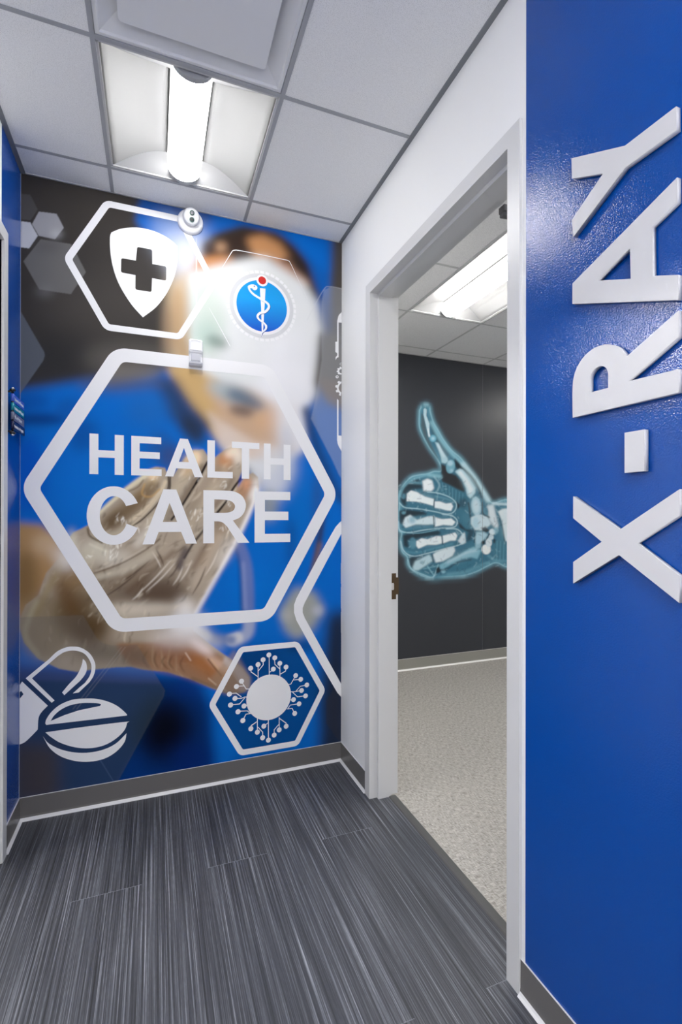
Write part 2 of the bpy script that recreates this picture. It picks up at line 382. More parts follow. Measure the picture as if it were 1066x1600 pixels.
    B(70, 980, 42, 52, (150, 132, 104), 8, .75); B(112, 900, 26, 30, (150, 120, 82), 10, .8); B(130, 960, 46, 40, (118, 96, 66), 13, .85); B(170, 1020, 60, 14, (112, 96, 74), 10, .7)
    L([(58, 940), (44, 970), (40, 995), (60, 1025)], (184, 172, 142), 7, 3, .6); L([(95, 875), (88, 900), (72, 925)], (176, 160, 124), 8, 4, .5)
    B(225, 930, 70, 26, (122, 104, 86), 14, .85); B(200, 955, 60, 10, (206, 192, 170), 8, .7); B(165, 905, 22, 28, (150, 132, 110), 9, .6)
    B(150, 860, 24, 16, (206, 196, 174), 7, .75); B(112, 850, 8, 24, (214, 206, 184), 5, .7)
    B(195, 800, 34, 14, (152, 132, 106), 7, .75, -42); B(222, 776, 14, 8, (166, 138, 98), 5, .8, -40); B(238, 752, 15, 8, (206, 180, 140), 5, .8, -60)
    B(300, 722, 14, 14, (214, 186, 150), 5, .9); B(288, 752, 16, 26, (182, 164, 142), 7, .7, 30); B(262, 800, 12, 22, (148, 132, 114), 6, .6, 30)
    B(322, 760, 14, 30, (170, 150, 128), 7, .6, 34); B(352, 722, 12, 16, (176, 132, 96), 5, .8, 40); B(372, 712, 8, 14, (224, 210, 192), 5, .9); B(300, 800, 12, 26, (156, 138, 116), 7, .6, 34)
    B(380, 768, 8, 20, (192, 146, 112), 5, .85, 28); B(398, 764, 6, 20, (226, 216, 206), 4, .9, 20); B(345, 810, 14, 24, (150, 130, 108), 7, .7, 34); B(352, 860, 10, 30, (206, 194, 178), 6, .8, 32)
    B(320, 870, 12, 30, (166, 146, 124), 7, .6, 30); B(255, 870, 26, 18, (178, 160, 138), 9, .6, -30)
    # modelling of the single fingers
    dk_, md_, lt_, cr_ = (122, 102, 82), (146, 126, 104), (206, 192, 168), (226, 208, 180)
    L([(165, 822), (200, 796), (238, 762)], (134, 112, 86), 20, 5, .75); L([(150, 806), (178, 780), (214, 751), (238, 737)], (222, 212, 184), 5, 1.8, .85); L([(204, 814), (228, 794), (250, 768), (258, 752)], (216, 198, 168), 5, 1.8, .8)
    L([(150, 838), (178, 838), (206, 826)], (190, 176, 152), 12, 4, .7); B(240, 742, 9, 6, (232, 206, 168), 3, .8, -40); B(178, 812, 16, 10, (118, 98, 74), 5, .6, -40)
    L([(232, 822), (262, 785), (288, 745), (302, 722)], (196, 180, 154), 12, 4, .7); L([(272, 800), (296, 764), (316, 728)], (134, 116, 96), 8, 2.8, .75); B(304, 715, 12, 9, (234, 206, 172), 4, .85, -50); B(292, 735, 7, 10, (200, 166, 126), 4, .6, 30)
    L([(214, 850), (236, 826)], (214, 204, 188), 12, 4, .7)
    L([(284, 838), (310, 800), (336, 758), (352, 724)], (190, 172, 148), 12, 4, .7); L([(326, 802), (348, 774), (364, 748)], (140, 120, 100), 8, 3, .7); B(352, 718, 10, 10, (198, 148, 108), 4, .85, -40); B(362, 706, 12, 8, (232, 212, 188), 4, .8, -40); B(340, 740, 8, 12, (160, 134, 108), 4, .6, 30)
    L([(318, 880), (345, 832), (372, 784), (384, 760)], (170, 146, 120), 12, 4, .7); B(384, 756, 8, 10, (206, 156, 122), 4, .9, 20); B(376, 775, 6, 14, (178, 138, 108), 4, .7, 28); L([(402, 765), (394, 792), (374, 836), (348, 884), (322, 930), (306, 958)], (238, 230, 224), 6, 2.2, .9)
    L([(300, 922), (322, 880), (344, 838)], (198, 180, 158), 9, 4, .7); L([(292, 905), (306, 880), (322, 850)], (138, 116, 96), 6, 3, .7)
    # palm
    B(250, 925, 46, 22, (112, 92, 74), 12, .75); B(215, 905, 30, 16, (142, 122, 100), 9, .6, -30); L([(152, 902), (196, 888), (240, 862)], (198, 186, 164), 7, 3, .7); B(180, 872, 26, 10, (206, 196, 178), 6, .7, -10); B(136, 872, 10, 18, (196, 184, 160), 5, .7)
    L([(200, 925), (240, 890), (272, 862)], (124, 102, 82), 7, 3, .6); L([(172, 922), (215, 892), (250, 872)], (130, 108, 86), 5, 2.4, .5); B(232, 950, 56, 7, (214, 200, 180), 6, .75); B(290, 948, 14, 14, (226, 216, 204), 7, .8)
    B(104, 935, 12, 34, (122, 92, 58), 8, .7, -30); B(140, 985, 30, 26, (112, 90, 62), 10, .8); L([(84, 900), (70, 930), (56, 960)], (160, 138, 98), 8, 4, .5)
    rg = random.Random(11)
    hp = np.array(hand)
    def inside(x, y):
        r = False
        for i in range(len(hp)):
            (xa, ya), (xb, yb) = hp[i], hp[i-1]
            if (ya > y) != (yb > y) and x < (xb-xa)*(y-ya)/(yb-ya)+xa: r = not r
        return r
    n_ = 0
    while n_ < 330:
        x, y = rg.uniform(60, 400), rg.uniform(720, 1075)
        if not inside(x, y): continue
        n_ += 1
        an = 50 if y < 960 else (-30 if x > 250 else 70); an = math.radians(an+rg.gauss(0, 18)); l = rg.uniform(6, 22)
        x2, y2 = x+l*math.cos(an), y-l*math.sin(an)
        if not inside(x2, y2): continue
        mx_, my_ = (x+x2)/2+rg.gauss(0, 1.5), (y+y2)/2+rg.gauss(0, 1.5)
        L([(x, y), (mx_, my_), (x2, y2)], (226, 212, 188) if rg.random() < .5 else (96, 78, 60), rg.uniform(1.2, 4.0), rg.uniform(.8, 1.8), rg.uniform(.15, .36)*(0.35 if x < 135 else 1), True)
    # creases between the fingers
    D1c, D2c = (58, 46, 38), (88, 72, 58)
    L([(263, 742), (262, 765), (244, 790), (222, 812), (206, 822)], D2c, 2.2, .8, .9); L([(266, 745), (264, 768), (248, 790)], D1c, 2.4, .8, .8)
    L([(324, 722), (312, 745), (297, 770), (281, 795), (268, 812)], D1c, 3.0, .9, .9); L([(322, 726), (306, 756)], (60, 44, 40), 2, .8, .7)
    L([(376, 748), (364, 764), (352, 785), (338, 803)], D1c, 3.2, .9, .95); L([(338, 803), (320, 826), (300, 852), (288, 872)], D1c, 3.2, 1.2, .85); L([(290, 858), (283, 876), (280, 888)], (104, 90, 86), 9, 3, .8)
    L([(374, 752), (380, 740)], (70, 80, 150), 3, 1, .8)
    L([(137, 826), (141, 838), (160, 848)], (112, 92, 66), 3, 1.2, .8); L([(140, 850), (168, 862)], (216, 206, 184), 3, 1.5, .6)
    L([(146, 896), (190, 880), (232, 856), (250, 842)], (116, 96, 76), 2.2, 1.0, .8); L([(150, 892), (192, 876), (228, 856)], (206, 192, 170), 2.5, 1.4, .6)
    L([(168, 790), (190, 772), (218, 752), (228, 744)], (216, 202, 170), 3.5, 1.4, .7); L([(192, 770), (214, 762), (224, 750)], (118, 96, 66), 2, 1, .6)
    L([(226, 756), (222, 772), (236, 776), (250, 764)], (200, 160, 104), 2.2, 1.2, .8); L([(205, 822), (232, 796), (252, 770), (260, 752)], (214, 196, 166), 2.2, 1.1, .7)
    L([(330, 806), (346, 788), (366, 768)], (210, 196, 176), 2.2, 1.2, .5); L([(283, 800), (305, 766), (322, 738)], (204, 190, 168), 2.4, 1.3, .5)
    rng = random.Random(7)
    def sheen(cx, cy, n, ang, ln, sp, rgb=(232, 226, 214), a=.75, w=1.6):
        for _ in range(n):
            x, y = cx+rng.gauss(0, sp), cy+rng.gauss(0, sp*.8); t = math.radians(ang+rng.gauss(0, 22)); l = ln*rng.uniform(.5, 1.2)
            L([(x, y), (x+l*.5*math.cos(t)+rng.gauss(0, .8), y-l*.5*math.sin(t)+rng.gauss(0, .8)), (x+l*math.cos(t), y-l*math.sin(t))], rgb, w*rng.uniform(.6, 1.3), .7, a*rng.uniform(.5, 1), True)
    sheen(192, 818, 9, 70, 9, 7); sheen(183, 855, 10, 75, 12, 8); sheen(225, 832, 7, 70, 10, 6); sheen(140, 862, 4, -40, 8, 6, a=.6); sheen(172, 872, 6, 60, 12, 5)
    sheen(310, 808, 8, 60, 13, 6); sheen(345, 758, 6, 55, 9, 5); sheen(302, 750, 4, 60, 8, 4, a=.5); sheen(238, 748, 4, 50, 6, 4, a=.4); sheen(348, 830, 6, 70, 12, 5, a=.6); sheen(292, 826, 6, 50, 10, 5, a=.5)
    sheen(360, 790, 3, 50, 8, 3, a=.6); sheen(300, 770, 5, 60, 12, 5, (150, 130, 108), .5); sheen(210, 796, 8, 48, 18, 8, (140, 116, 88), .5); sheen(255, 870, 8, 40, 26, 12, (130, 110, 90), .5, 1.8)
    for a_, b_, cc in [((214, 930), (270, 872), 1), ((228, 925), (275, 878), 1), ((238, 862), (252, 888), 1), ((244, 858), (256, 884), 0), ((186, 912), (236, 874), 0), ((270, 915), (286, 885), 1), ((280, 910), (300, 875), 1), ((160, 935), (215, 895), 0), ((206, 938), (224, 918), 1), ((262, 905), (280, 880), 0), ((320, 900), (342, 858), 1), ((300, 930), (322, 885), 0)]:
        L([a_, ((a_[0]+b_[0])/2+1.5, (a_[1]+b_[1])/2+1), b_], (218, 206, 190) if cc else (106, 88, 74), 2.2, .9, .75, True)
    L([(146, 896), (160, 900), (200, 890), (240, 868)], (196, 184, 164), 5, 3, .4)
    # cuff at far left
    for k in range(0):
        x = 88+k*6; L([(x, 905+k*3), (x-8, 920+k*4), (x-4, 938+k*3)], (110, 88, 58) if k % 2 else (184, 160, 120), 3, 2, .5)
    # thumb
    P([(182, 1006), (240, 1004), (300, 990), (340, 1020), (378, 1050), (388, 1070), (370, 1084), (330, 1073), (280, 1056), (230, 1046), (205, 1040), (188, 1020)], (158, 112, 76), 3, .7)
    B(318, 1036, 40, 13, (176, 122, 78), 7, .8, 33); B(270, 1020, 34, 12, (150, 106, 76), 7, .7, 15); B(345, 1040, 26, 7, (216, 184, 160), 4, .75, 33); B(315, 1010, 22, 8, (232, 214, 204), 5, .85, 35)
    P([(352, 1026), (378, 1042), (391, 1060), (390, 1076), (380, 1078), (366, 1052), (350, 1036)], (216, 206, 202), 2.5, .85); B(378, 1075, 6, 5, (196, 178, 174), 2, .8)
    L([(300, 1060), (340, 1076), (365, 1083)], (120, 96, 70), 4, 2, .6)
    L([(325, 1030), (336, 1044), (346, 1056)], (112, 74, 46), 2, 1, .7); L([(330, 1030), (342, 1046)], (212, 180, 140), 1.8, 1, .7); L([(326, 1060), (338, 1070)], (214, 196, 170), 1.8, .9, .7); L([(290, 1020), (298, 1032)], (222, 204, 184), 1.8, .9, .7); L([(346, 1072), (354, 1080)], (216, 202, 180), 2, 1, .6)
    L([(366, 1055), (372, 1064), (382, 1072)], (214, 198, 186), 2, 1, .6)
    for k in range(9):
        x = 232+k*6.5+rng.gauss(0, 2); L([(x+rng.gauss(0, 2), 1012+k*1.5+rng.gauss(0, 4)), (x-4+rng.gauss(0, 2), 1030+k), (x+1+rng.gauss(0, 3), 1044+k+rng.gauss(0, 3))], (96, 78, 58) if k % 2 == 0 else (190, 166, 134), rng.uniform(1.4, 3), 1.3, .5, True)
    B(215, 1025, 26, 12, (132, 112, 88), 8, .7)
    # lift the contrast of the glove print
    tmp = c.im; c.im = np.zeros_like(tmp); P(hand, (255, 255, 255), 3.0); mk = c.im[..., :1]; c.im = tmp
    g = np.sqrt(np.maximum(tmp, 0)); mean = np.sqrt(np.array(srgb(164, 145, 122)))
    c.im = tmp*(1-mk)+np.clip(mean+(g-mean)*1.45+0.02, 0.02, 1)**2*mk
    # ---- blown-out white glows
    B(104, 874, 12, 16, (245, 242, 238), 9, 1.0, -20); B(95, 866, 14, 14, (236, 222, 204), 9, .7)
    B(292, 976, 28, 20, (250, 250, 252), 8, 1.0); B(280, 996, 46, 14, (236, 228, 224), 10, .75); B(330, 1002, 22, 8, (226, 222, 222), 7, .6, 30)
    # ---- translucent hexagons of the print
    z = TR(0, 280, 2.961)
    P(z((60, 62), (140, 72), (175, 140), (142, 190), (60, 182)), (92, 90, 90), .5, .8)
    P(z((180, 150), (262, 160), (295, 225), (255, 278), (180, 262), (148, 208)), (164, 164, 168), .5, .97); B(88, 366, 9, 5, (214, 216, 220), 5, .5)
    P(z((60, 190), (140, 200), (175, 262), (135, 320), (60, 310)), (196, 198, 204), .5, .97)
    P(z((188, 278), (330, 300), (398, 430), (328, 532), (182, 510), (108, 380)), (118, 117, 117), .5, .85); B(75, 385, 22, 10, (92, 91, 92), 7, .5); B(70, 455, 14, 8, (136, 136, 138), 7, .5)
    P(z((60, 550), (205, 800), (208, 815), (200, 840), (60, 1040)), (106, 112, 122), .5, .8)
    P([(20, 965), (130, 961), (142, 982), (152, 998), (163, 1006), (176, 1009), (215, 1008), (254, 1072), (258, 1079), (256, 1088), (184, 1222), (20, 1250)], (112, 112, 112), .5, .30)
    P([(20, 1062), (252, 1068), (258, 1079), (256, 1088), (184, 1222), (20, 1250)], (20, 60, 84), 3, .50)
    P([(20, 1160), (90, 1165), (95, 1250), (20, 1260)], (84, 74, 68), 12, .75)
    L([(196, 1011), (120, 1108)], (190, 185, 178), .8, .5, .35); L([(190, 1011), (114, 1108)], (190, 185, 178), .8, .5, .3); L([(155, 1185), (178, 1222)], (120, 150, 190), .8, .5, .4)
    P([(506, 453), (517, 448), (545, 453), (545, 765), (530, 742), (520, 720), (486, 654), (494, 620), (503, 560), (503, 470)], (196, 200, 206), .8, .30)
    L([(480, 500), (505, 454), (516, 448), (538, 452)], (214, 216, 220), .9, .4, .5)
    P([(385, 1012), (460, 1007), (503, 1080), (461, 1164), (380, 1175), (333, 1100)], (4, 46, 84), .6, .55); P([(330, 1060), (366, 1015), (392, 1060), (388, 1080), (350, 1085)], (176, 150, 124), 2.5, .5)
    P([(510, 1095), (530, 1062), (545, 1080), (545, 1180), (510, 1130)], (58, 60, 70), .6, .5)
    L([(307, 372), (307, 430), (307, 484)], (255, 255, 255), 1.3, .5, .6, True)
    return c

def paint_xray():
    c = Canvas(600, 600, 220, 330, (66, 69, 76), 2.6)
    q = TR(600, 600, 4.845); k = 1/4.845
    def P(pts, rgb, s=4, a=1.0): c.poly(q(*pts), rgb, s*k, a)
    def L(pts, rgb, w, s=3, a=1.0, t=False): c.line(q(*pts), rgb, w*k, s*k, a, t)
    def B(x, y, rx, ry, rgb, s=5, a=1.0, rot=0): c.blob(600+x*k, 600+y*k, rx*k, ry*k, rgb, s*k, a, rot)
    sil = [(270, 200), (290, 165), (320, 155), (345, 170), (352, 215), (375, 290), (410, 350), (450, 420), (510, 500), (580, 560), (640, 640), (700, 720), (760, 820), (820, 900), (960, 908), (960, 1352), (850, 1352), (780, 1380), (700, 1420), (600, 1450), (470, 1460), (370, 1470), (300, 1455), (230, 1420), (185, 1370), (178, 1310), (140, 1270), (125, 1200), (135, 1130), (112, 1100), (108, 1000), (118, 930), (115, 850), (140, 780), (200, 710), (260, 690), (330, 680), (380, 662), (430, 660), (430, 620), (400, 560), (350, 490), (300, 400), (270, 320)]
    sil = smooth_line(sil+[sil[0]], 4)[:-1]
    P(sil, (62, 124, 150), 3)
    L(sil+[sil[0]], (118, 182, 204), 34, 12, .7); L(sil+[sil[0]], (170, 216, 230), 7, 3, .75)
    wh, dk = (238, 245, 249), (34, 46, 56)
    # thumb
    P([(282, 215), (300, 240), (330, 400), (390, 520), (425, 590), (400, 560), (340, 470), (300, 390), (280, 320)], (84, 104, 114), 6, .9)
    P([(345, 230), (380, 330), (430, 430), (500, 530), (470, 560), (420, 470), (360, 360)], (52, 88, 106), 7, .7)
    L([(360, 290), (430, 420), (520, 530), (600, 610)], (150, 206, 222), 26, 9, .85)
    L([(600, 610), (700, 740), (790, 880)], (196, 226, 234), 38, 10, .95); L([(560, 610), (660, 700), (720, 800), (740, 860)], (40, 70, 86), 16, 6, .85)
    P([(300, 190), (312, 182), (325, 192), (322, 240), (345, 300), (345, 375), (354, 398), (338, 396), (320, 320), (300, 232)], (196, 224, 234), 3)
    B(372, 412, 25, 27, (112, 186, 212), 4); B(372, 412, 14, 14, (190, 225, 236), 5, .7); L([(345, 400), (335, 340)], wh, 10, 4, .7)
    P([(386, 440), (412, 444), (440, 500), (482, 562), (486, 586), (466, 602), (438, 596), (432, 556), (410, 490)], (176, 214, 226), 4); L([(410, 460), (455, 550)], wh, 14, 6, .6)
    P([(432, 600), (470, 620), (490, 670), (545, 690), (590, 740), (612, 800), (610, 822), (560, 806), (500, 770), (440, 742), (434, 680)], (50, 55, 61), 6)
    P([(536, 560), (570, 600), (600, 660), (560, 650), (530, 610)], (22, 40, 52), 6, .9)
    B(505, 625, 33, 52, (120, 180, 202), 4, 1, 10); B(502, 600, 22, 20, (190, 222, 232), 6, .8); B(512, 655, 14, 14, (180, 215, 228), 5, .6)
    P([(538, 662), (575, 640), (598, 648), (650, 715), (695, 786), (692, 826), (655, 868), (628, 846), (622, 790), (592, 722)], (186, 220, 230), 5); P([(560, 664), (585, 658), (640, 730), (680, 800), (650, 840), (635, 790), (600, 720)], wh, 7, .9)
    # palm
    P([(430, 740), (520, 780), (620, 830), (660, 900), (640, 1000), (670, 1080), (640, 1110), (590, 1070), (560, 980), (540, 900), (470, 850), (400, 810)], (66, 128, 152), 8)
    P([(540, 880), (580, 920), (560, 950)], dk, 5, .9); P([(560, 1040), (620, 1100), (680, 1108), (640, 1120), (575, 1090)], dk, 6, .9); L([(640, 900), (650, 960), (655, 1010)], (24, 44, 58), 12, 4, .9)
    for i in range(14): L([(430+i*13, 740+i*7), (436+i*12, 800+i*9)], (130, 184, 200) if i % 2 else (50, 100, 122), 4, 2.5, .45)
    B(600, 900, 34, 40, (44, 78, 98), 12, .7); B(620, 1010, 30, 40, (80, 140, 164), 9, .6)
    # index finger
    P([(130, 800), (180, 740), (260, 720), (300, 790), (220, 800), (170, 830), (180, 890), (160, 930), (125, 890)], (34, 50, 62), 8, .9)
    L([(120, 850), (150, 780), (210, 728), (280, 700), (340, 685)], (130, 186, 206), 14, 6, .8); L([(200, 745), (280, 750)], (120, 180, 200), 16, 7, .8)
    P([(290, 735), (330, 716), (365, 730), (380, 790), (360, 812), (300, 810), (296, 760)], wh, 6, .95); L([(345, 690), (430, 700)], (150, 205, 220), 26, 8, .8); L([(380, 700), (420, 760), (405, 810)], (190, 222, 232), 8, 5, .7)
    P([(176, 830), (205, 806), (250, 818), (310, 852), (382, 872), (374, 922), (300, 902), (240, 890), (172, 888)], wh, 4); P([(384, 888), (420, 888), (470, 906), (510, 900), (524, 926), (510, 960), (470, 956), (430, 944), (384, 938)], wh, 4)
    L([(382, 870), (378, 935)], (30, 60, 78), 7, 2.5, .9); L([(170, 895), (300, 912), (400, 950), (470, 968)], (70, 128, 152), 12, 5, .8)
    L([(118, 900), (160, 935), (260, 945), (380, 965), (480, 985), (535, 962), (548, 905), (500, 858), (410, 826), (330, 818)], (190, 224, 234), 7, 3, .9)
    L([(390, 850), (470, 868), (515, 885)], (110, 166, 186), 12, 5, .7); B(150, 850, 14, 22, (90, 150, 174), 5, .8)
    # middle finger
    P([(115, 960), (170, 950), (300, 965), (330, 985), (240, 1000), (180, 1010), (140, 1060), (120, 1050)], (30, 44, 56), 7, .9); B(150, 975, 16, 12, (120, 180, 200), 5, .8)
    P([(142, 1060), (160, 1010), (200, 990), (250, 1030), (340, 1000), (384, 1002), (386, 1060), (330, 1064), (240, 1062), (165, 1090)], (214, 232, 240), 5); B(215, 1030, 26, 26, (110, 172, 198), 8, .7); P([(390, 1008), (440, 1024), (510, 1018), (542, 1044), (520, 1072), (450, 1066), (388, 1080)], wh, 4)
    L([(376, 1000), (380, 1085)], (26, 56, 74), 8, 2.5, .9)
    L([(110, 1040), (120, 1105), (190, 1125), (300, 1106), (420, 1092), (530, 1084), (556, 1040), (520, 1000), (440, 985)], (196, 226, 236), 7, 3, .9); L([(150, 1100), (300, 1085), (380, 1092)], (80, 142, 166), 12, 5, .8)
    # ring finger
    P([(140, 1140), (230, 1130), (420, 1110), (430, 1140), (300, 1160), (230, 1180), (180, 1180), (190, 1240), (150, 1230)], (32, 46, 58), 8, .9); B(218, 1205, 26, 44, (92, 152, 176), 6, .9)
    P([(246, 1190), (285, 1168), (330, 1176), (400, 1150), (438, 1154), (440, 1206), (400, 1216), (330, 1216), (262, 1246), (246, 1225)], wh, 4); P([(444, 1150), (500, 1136), (540, 1124), (556, 1146), (544, 1184), (500, 1186), (448, 1208)], wh, 4)
    L([(440, 1150), (446, 1212)], (30, 60, 80), 8, 2.5, .9); P([(560, 1190), (590, 1140), (612, 1120), (622, 1200), (590, 1215)], (224, 236, 242), 5, .9)
    L([(128, 1190), (150, 1262), (220, 1304), (330, 1282), (450, 1250), (580, 1214), (612, 1170), (560, 1102), (470, 1096)], (196, 226, 236), 7, 3, .9); L([(170, 1270), (260, 1276), (400, 1240), (520, 1210)], (90, 156, 180), 14, 6, .8)
    L([(120, 1120), (260, 1130), (420, 1100)], (150, 206, 222), 5, 2.5, .7)
    # little finger
    P([(190, 1310), (260, 1310), (340, 1290), (300, 1310), (240, 1340), (220, 1400), (195, 1370)], (32, 46, 58), 8, .9)
    P([(218, 1388), (238, 1340), (270, 1330), (300, 1312), (345, 1290), (372, 1336), (330, 1366), (262, 1410), (225, 1410)], (190, 220, 230), 6); B(290, 1350, 18, 12, (90, 150, 174), 6, .7)
    P([(370, 1290), (400, 1270), (470, 1244), (530, 1232), (540, 1262), (520, 1300), (450, 1340), (392, 1352)], (224, 236, 242), 5); L([(366, 1290), (374, 1350)], (36, 64, 84), 8, 3, .9)
    L([(182, 1330), (210, 1400), (300, 1444), (370, 1462), (400, 1400), (412, 1366)], (180, 220, 232), 7, 3, .8); L([(330, 1380), (380, 1450)], (160, 214, 230), 8, 4, .7); L([(300, 1400), (410, 1376)], (150, 205, 222), 7, 4, .6)
    P([(395, 1400), (420, 1380), (430, 1420), (400, 1436)], (26, 36, 44), 5, .95)
    # hand heel and metacarpal
    P([(560, 1300), (640, 1220), (700, 1170), (740, 1260), (700, 1330), (780, 1330), (700, 1400), (560, 1440), (450, 1440)], (64, 130, 156), 9, .9)
    P([(540, 1240), (660, 1180), (690, 1100), (640, 1110), (620, 1200)], (46, 80, 98), 8, .9)
    P([(416, 1372), (470, 1344), (560, 1300), (620, 1262), (680, 1232), (738, 1258), (708, 1326), (660, 1310), (600, 1322), (520, 1360), (452, 1398), (430, 1404)], (132, 190, 210), 5); L([(480, 1352), (620, 1280), (700, 1260)], (198, 224, 234), 14, 7, .7); B(450, 1416, 18, 18, (150, 200, 218), 4, .9)
    L([(420, 1410), (480, 1400), (560, 1350), (660, 1330)], (28, 60, 80), 10, 5, .8); L([(480, 1440), (620, 1420), (740, 1370), (800, 1350)], (130, 190, 210), 16, 9, .7)
    # carpals
    B(700, 925, 38, 74, (160, 202, 218), 4, 1, -6); B(698, 925, 24, 55, (214, 230, 238), 8, .8, -6); P([(660, 1010), (700, 990), (740, 990), (780, 1000), (810, 1060), (780, 1090), (740, 1110), (690, 1105), (660, 1060)], (206, 226, 234), 5)
    B(695, 1050, 24, 40, (150, 204, 222), 7, .6); P([(780, 920), (830, 910), (850, 990), (870, 1080), (850, 1100), (800, 1040)], (222, 234, 240), 8, .95); B(770, 965, 20, 30, (90, 146, 168), 5, .9); L([(745, 900), (750, 980), (800, 1010)], (30, 50, 64), 9, 4, .9)
    P([(740, 1090), (770, 1080), (800, 1110), (770, 1125), (745, 1110)], (30, 34, 42), 4, .9); P([(700, 1120), (760, 1120), (790, 1140), (750, 1190), (700, 1250), (690, 1180)], (176, 212, 226), 6); B(820, 1120, 24, 24, (214, 232, 240), 4); B(850, 1110, 20, 26, (150, 200, 218), 5, .7)
    B(775, 1252, 36, 38, wh, 3.5); B(795, 1200, 24, 34, (220, 234, 240), 3.5); B(812, 1160, 20, 20, (206, 226, 236), 3.5); B(752, 1200, 12, 14, (30, 34, 42), 4, .95); B(838, 1190, 10, 18, (30, 40, 48), 4, .9); B(715, 1228, 22, 18, (150, 196, 214), 5, .9)
    L([(690, 1110), (685, 1200)], (28, 52, 68), 7, 3, .85); L([(800, 1130), (780, 1170), (760, 1190)], (28, 52, 68), 6, 3, .8)
    # forearm
    P([(850, 960), (900, 920), (960, 930), (960, 1340), (840, 1340), (820, 1260), (860, 1160), (880, 1060)], (74, 136, 160), 9, .9)
    P([(864, 965), (900, 945), (960, 940), (960, 1190), (922, 1190), (906, 1130), (896, 1040)], (222, 234, 240), 5); L([(870, 1000), (900, 1100), (915, 1200)], (36, 66, 84), 8, 4, .8)
    L([(826, 905), (960, 912)], (206, 228, 236), 18, 6, .9); L([(790, 1300), (850, 1335), (960, 1340)], (120, 182, 204), 14, 7, .7)
    for i in range(8): L([(845+i*13, 1190), (840+i*13, 1330)], (130, 190, 208) if i % 2 else (56, 110, 134), 4, 3, .5)
    # soft radiance of the bones in the film and faint mottling
    for x, y, rx, ry, ro in ((275, 855, 110, 34, 10), (450, 925, 80, 30, 8), (265, 1045, 130, 30, -2), (465, 1045, 80, 28, 5), (340, 1195, 110, 30, -8), (500, 1160, 60, 30, -12), (290, 1350, 80, 36, -18), (460, 1290, 90, 40, -20), (650, 740, 60, 90, -28), (700, 920, 50, 80, 0), (740, 1050, 90, 50, 0), (930, 1060, 40, 120, 0), (600, 1300, 130, 30, -22), (450, 530, 26, 80, -30)):
        B(x, y, rx, ry, (196, 226, 236), 16, .22, ro)
    rr = random.Random(3)
    for _ in range(420):
        x, y = rr.uniform(120, 930), rr.uniform(700, 1450); i_, j_ = int((y*k)*2.6), int((x*k)*2.6)
        if 0 <= i_ < c.h and 0 <= j_ < c.w and c.im[i_, j_, 2] > 0.12:
            t = rr.uniform(0, 3.14); l = rr.uniform(8, 34)
            i2, j2 = int((y+l*math.sin(t))*k*2.6), int((x+l*math.cos(t))*k*2.6)
            if not (0 <= i2 < c.h and 0 <= j2 < c.w and c.im[i2, j2, 2] > 0.12): continue
            L([(x, y), (x+l*math.cos(t), y+l*math.sin(t))], (200, 228, 238) if rr.random() < .5 else (26, 70, 96), rr.uniform(3, 9), 3, .28)
    return c

def print_mesh(name, us, zs, y, canvas, k, extra=None):
    U, Z = np.meshgrid(us, zs); nz, nu = U.shape
    px, py = unproject_grid(U, np.full_like(U, y), Z)
    col = canvas.sample(px, py)
    lum = (col @ np.array([0.21, 0.72, 0.07]))[..., None]
    col = np.clip((lum+(col-lum)*k[2]), 0, 1)*np.maximum(lum, 1e-4)**(k[1]-1)*k[0]
    col = np.clip(col, 0.001, 0.9)
    co = np.stack([U, np.full_like(U, y), Z], -1).reshape(-1, 3)
    idx = np.arange(nu*nz).reshape(nz, nu)
    f = np.stack([idx[:-1, :-1], idx[:-1, 1:], idx[1:, 1:], idx[1:, :-1]], -1).reshape(-1, 4)
    me = bpy.data.meshes.new(name); me.vertices.add(len(co)); me.vertices.foreach_set('co', co.ravel().astype(np.float32))
    me.loops.add(f.size); me.loops.foreach_set('vertex_index', f.ravel().astype(np.int32))
    me.polygons.add(len(f)); me.polygons.foreach_set('loop_start', (np.arange(len(f))*4).astype(np.int32)); me.polygons.foreach_set('loop_total', np.full(len(f), 4, np.int32))
    me.update(calc_edges=True)
    at = me.color_attributes.new('print', 'FLOAT_COLOR', 'POINT')
    rgba = np.concatenate([col.reshape(-1, 3), np.ones((len(co), 1))], 1).astype(np.float32)
    at.data.foreach_set('color', rgba.ravel())
    return me
def print_mat(name, rough, spec, bump=None):
    m = mat(name, (1, 1, 1), rough, spec); a = nd(m, 'ShaderNodeAttribute', attribute_name='print'); lk(m, a.outputs['Color'], bsdf(m).inputs['Base Color'])
    if bump: add_bump(m, *bump)
    return m

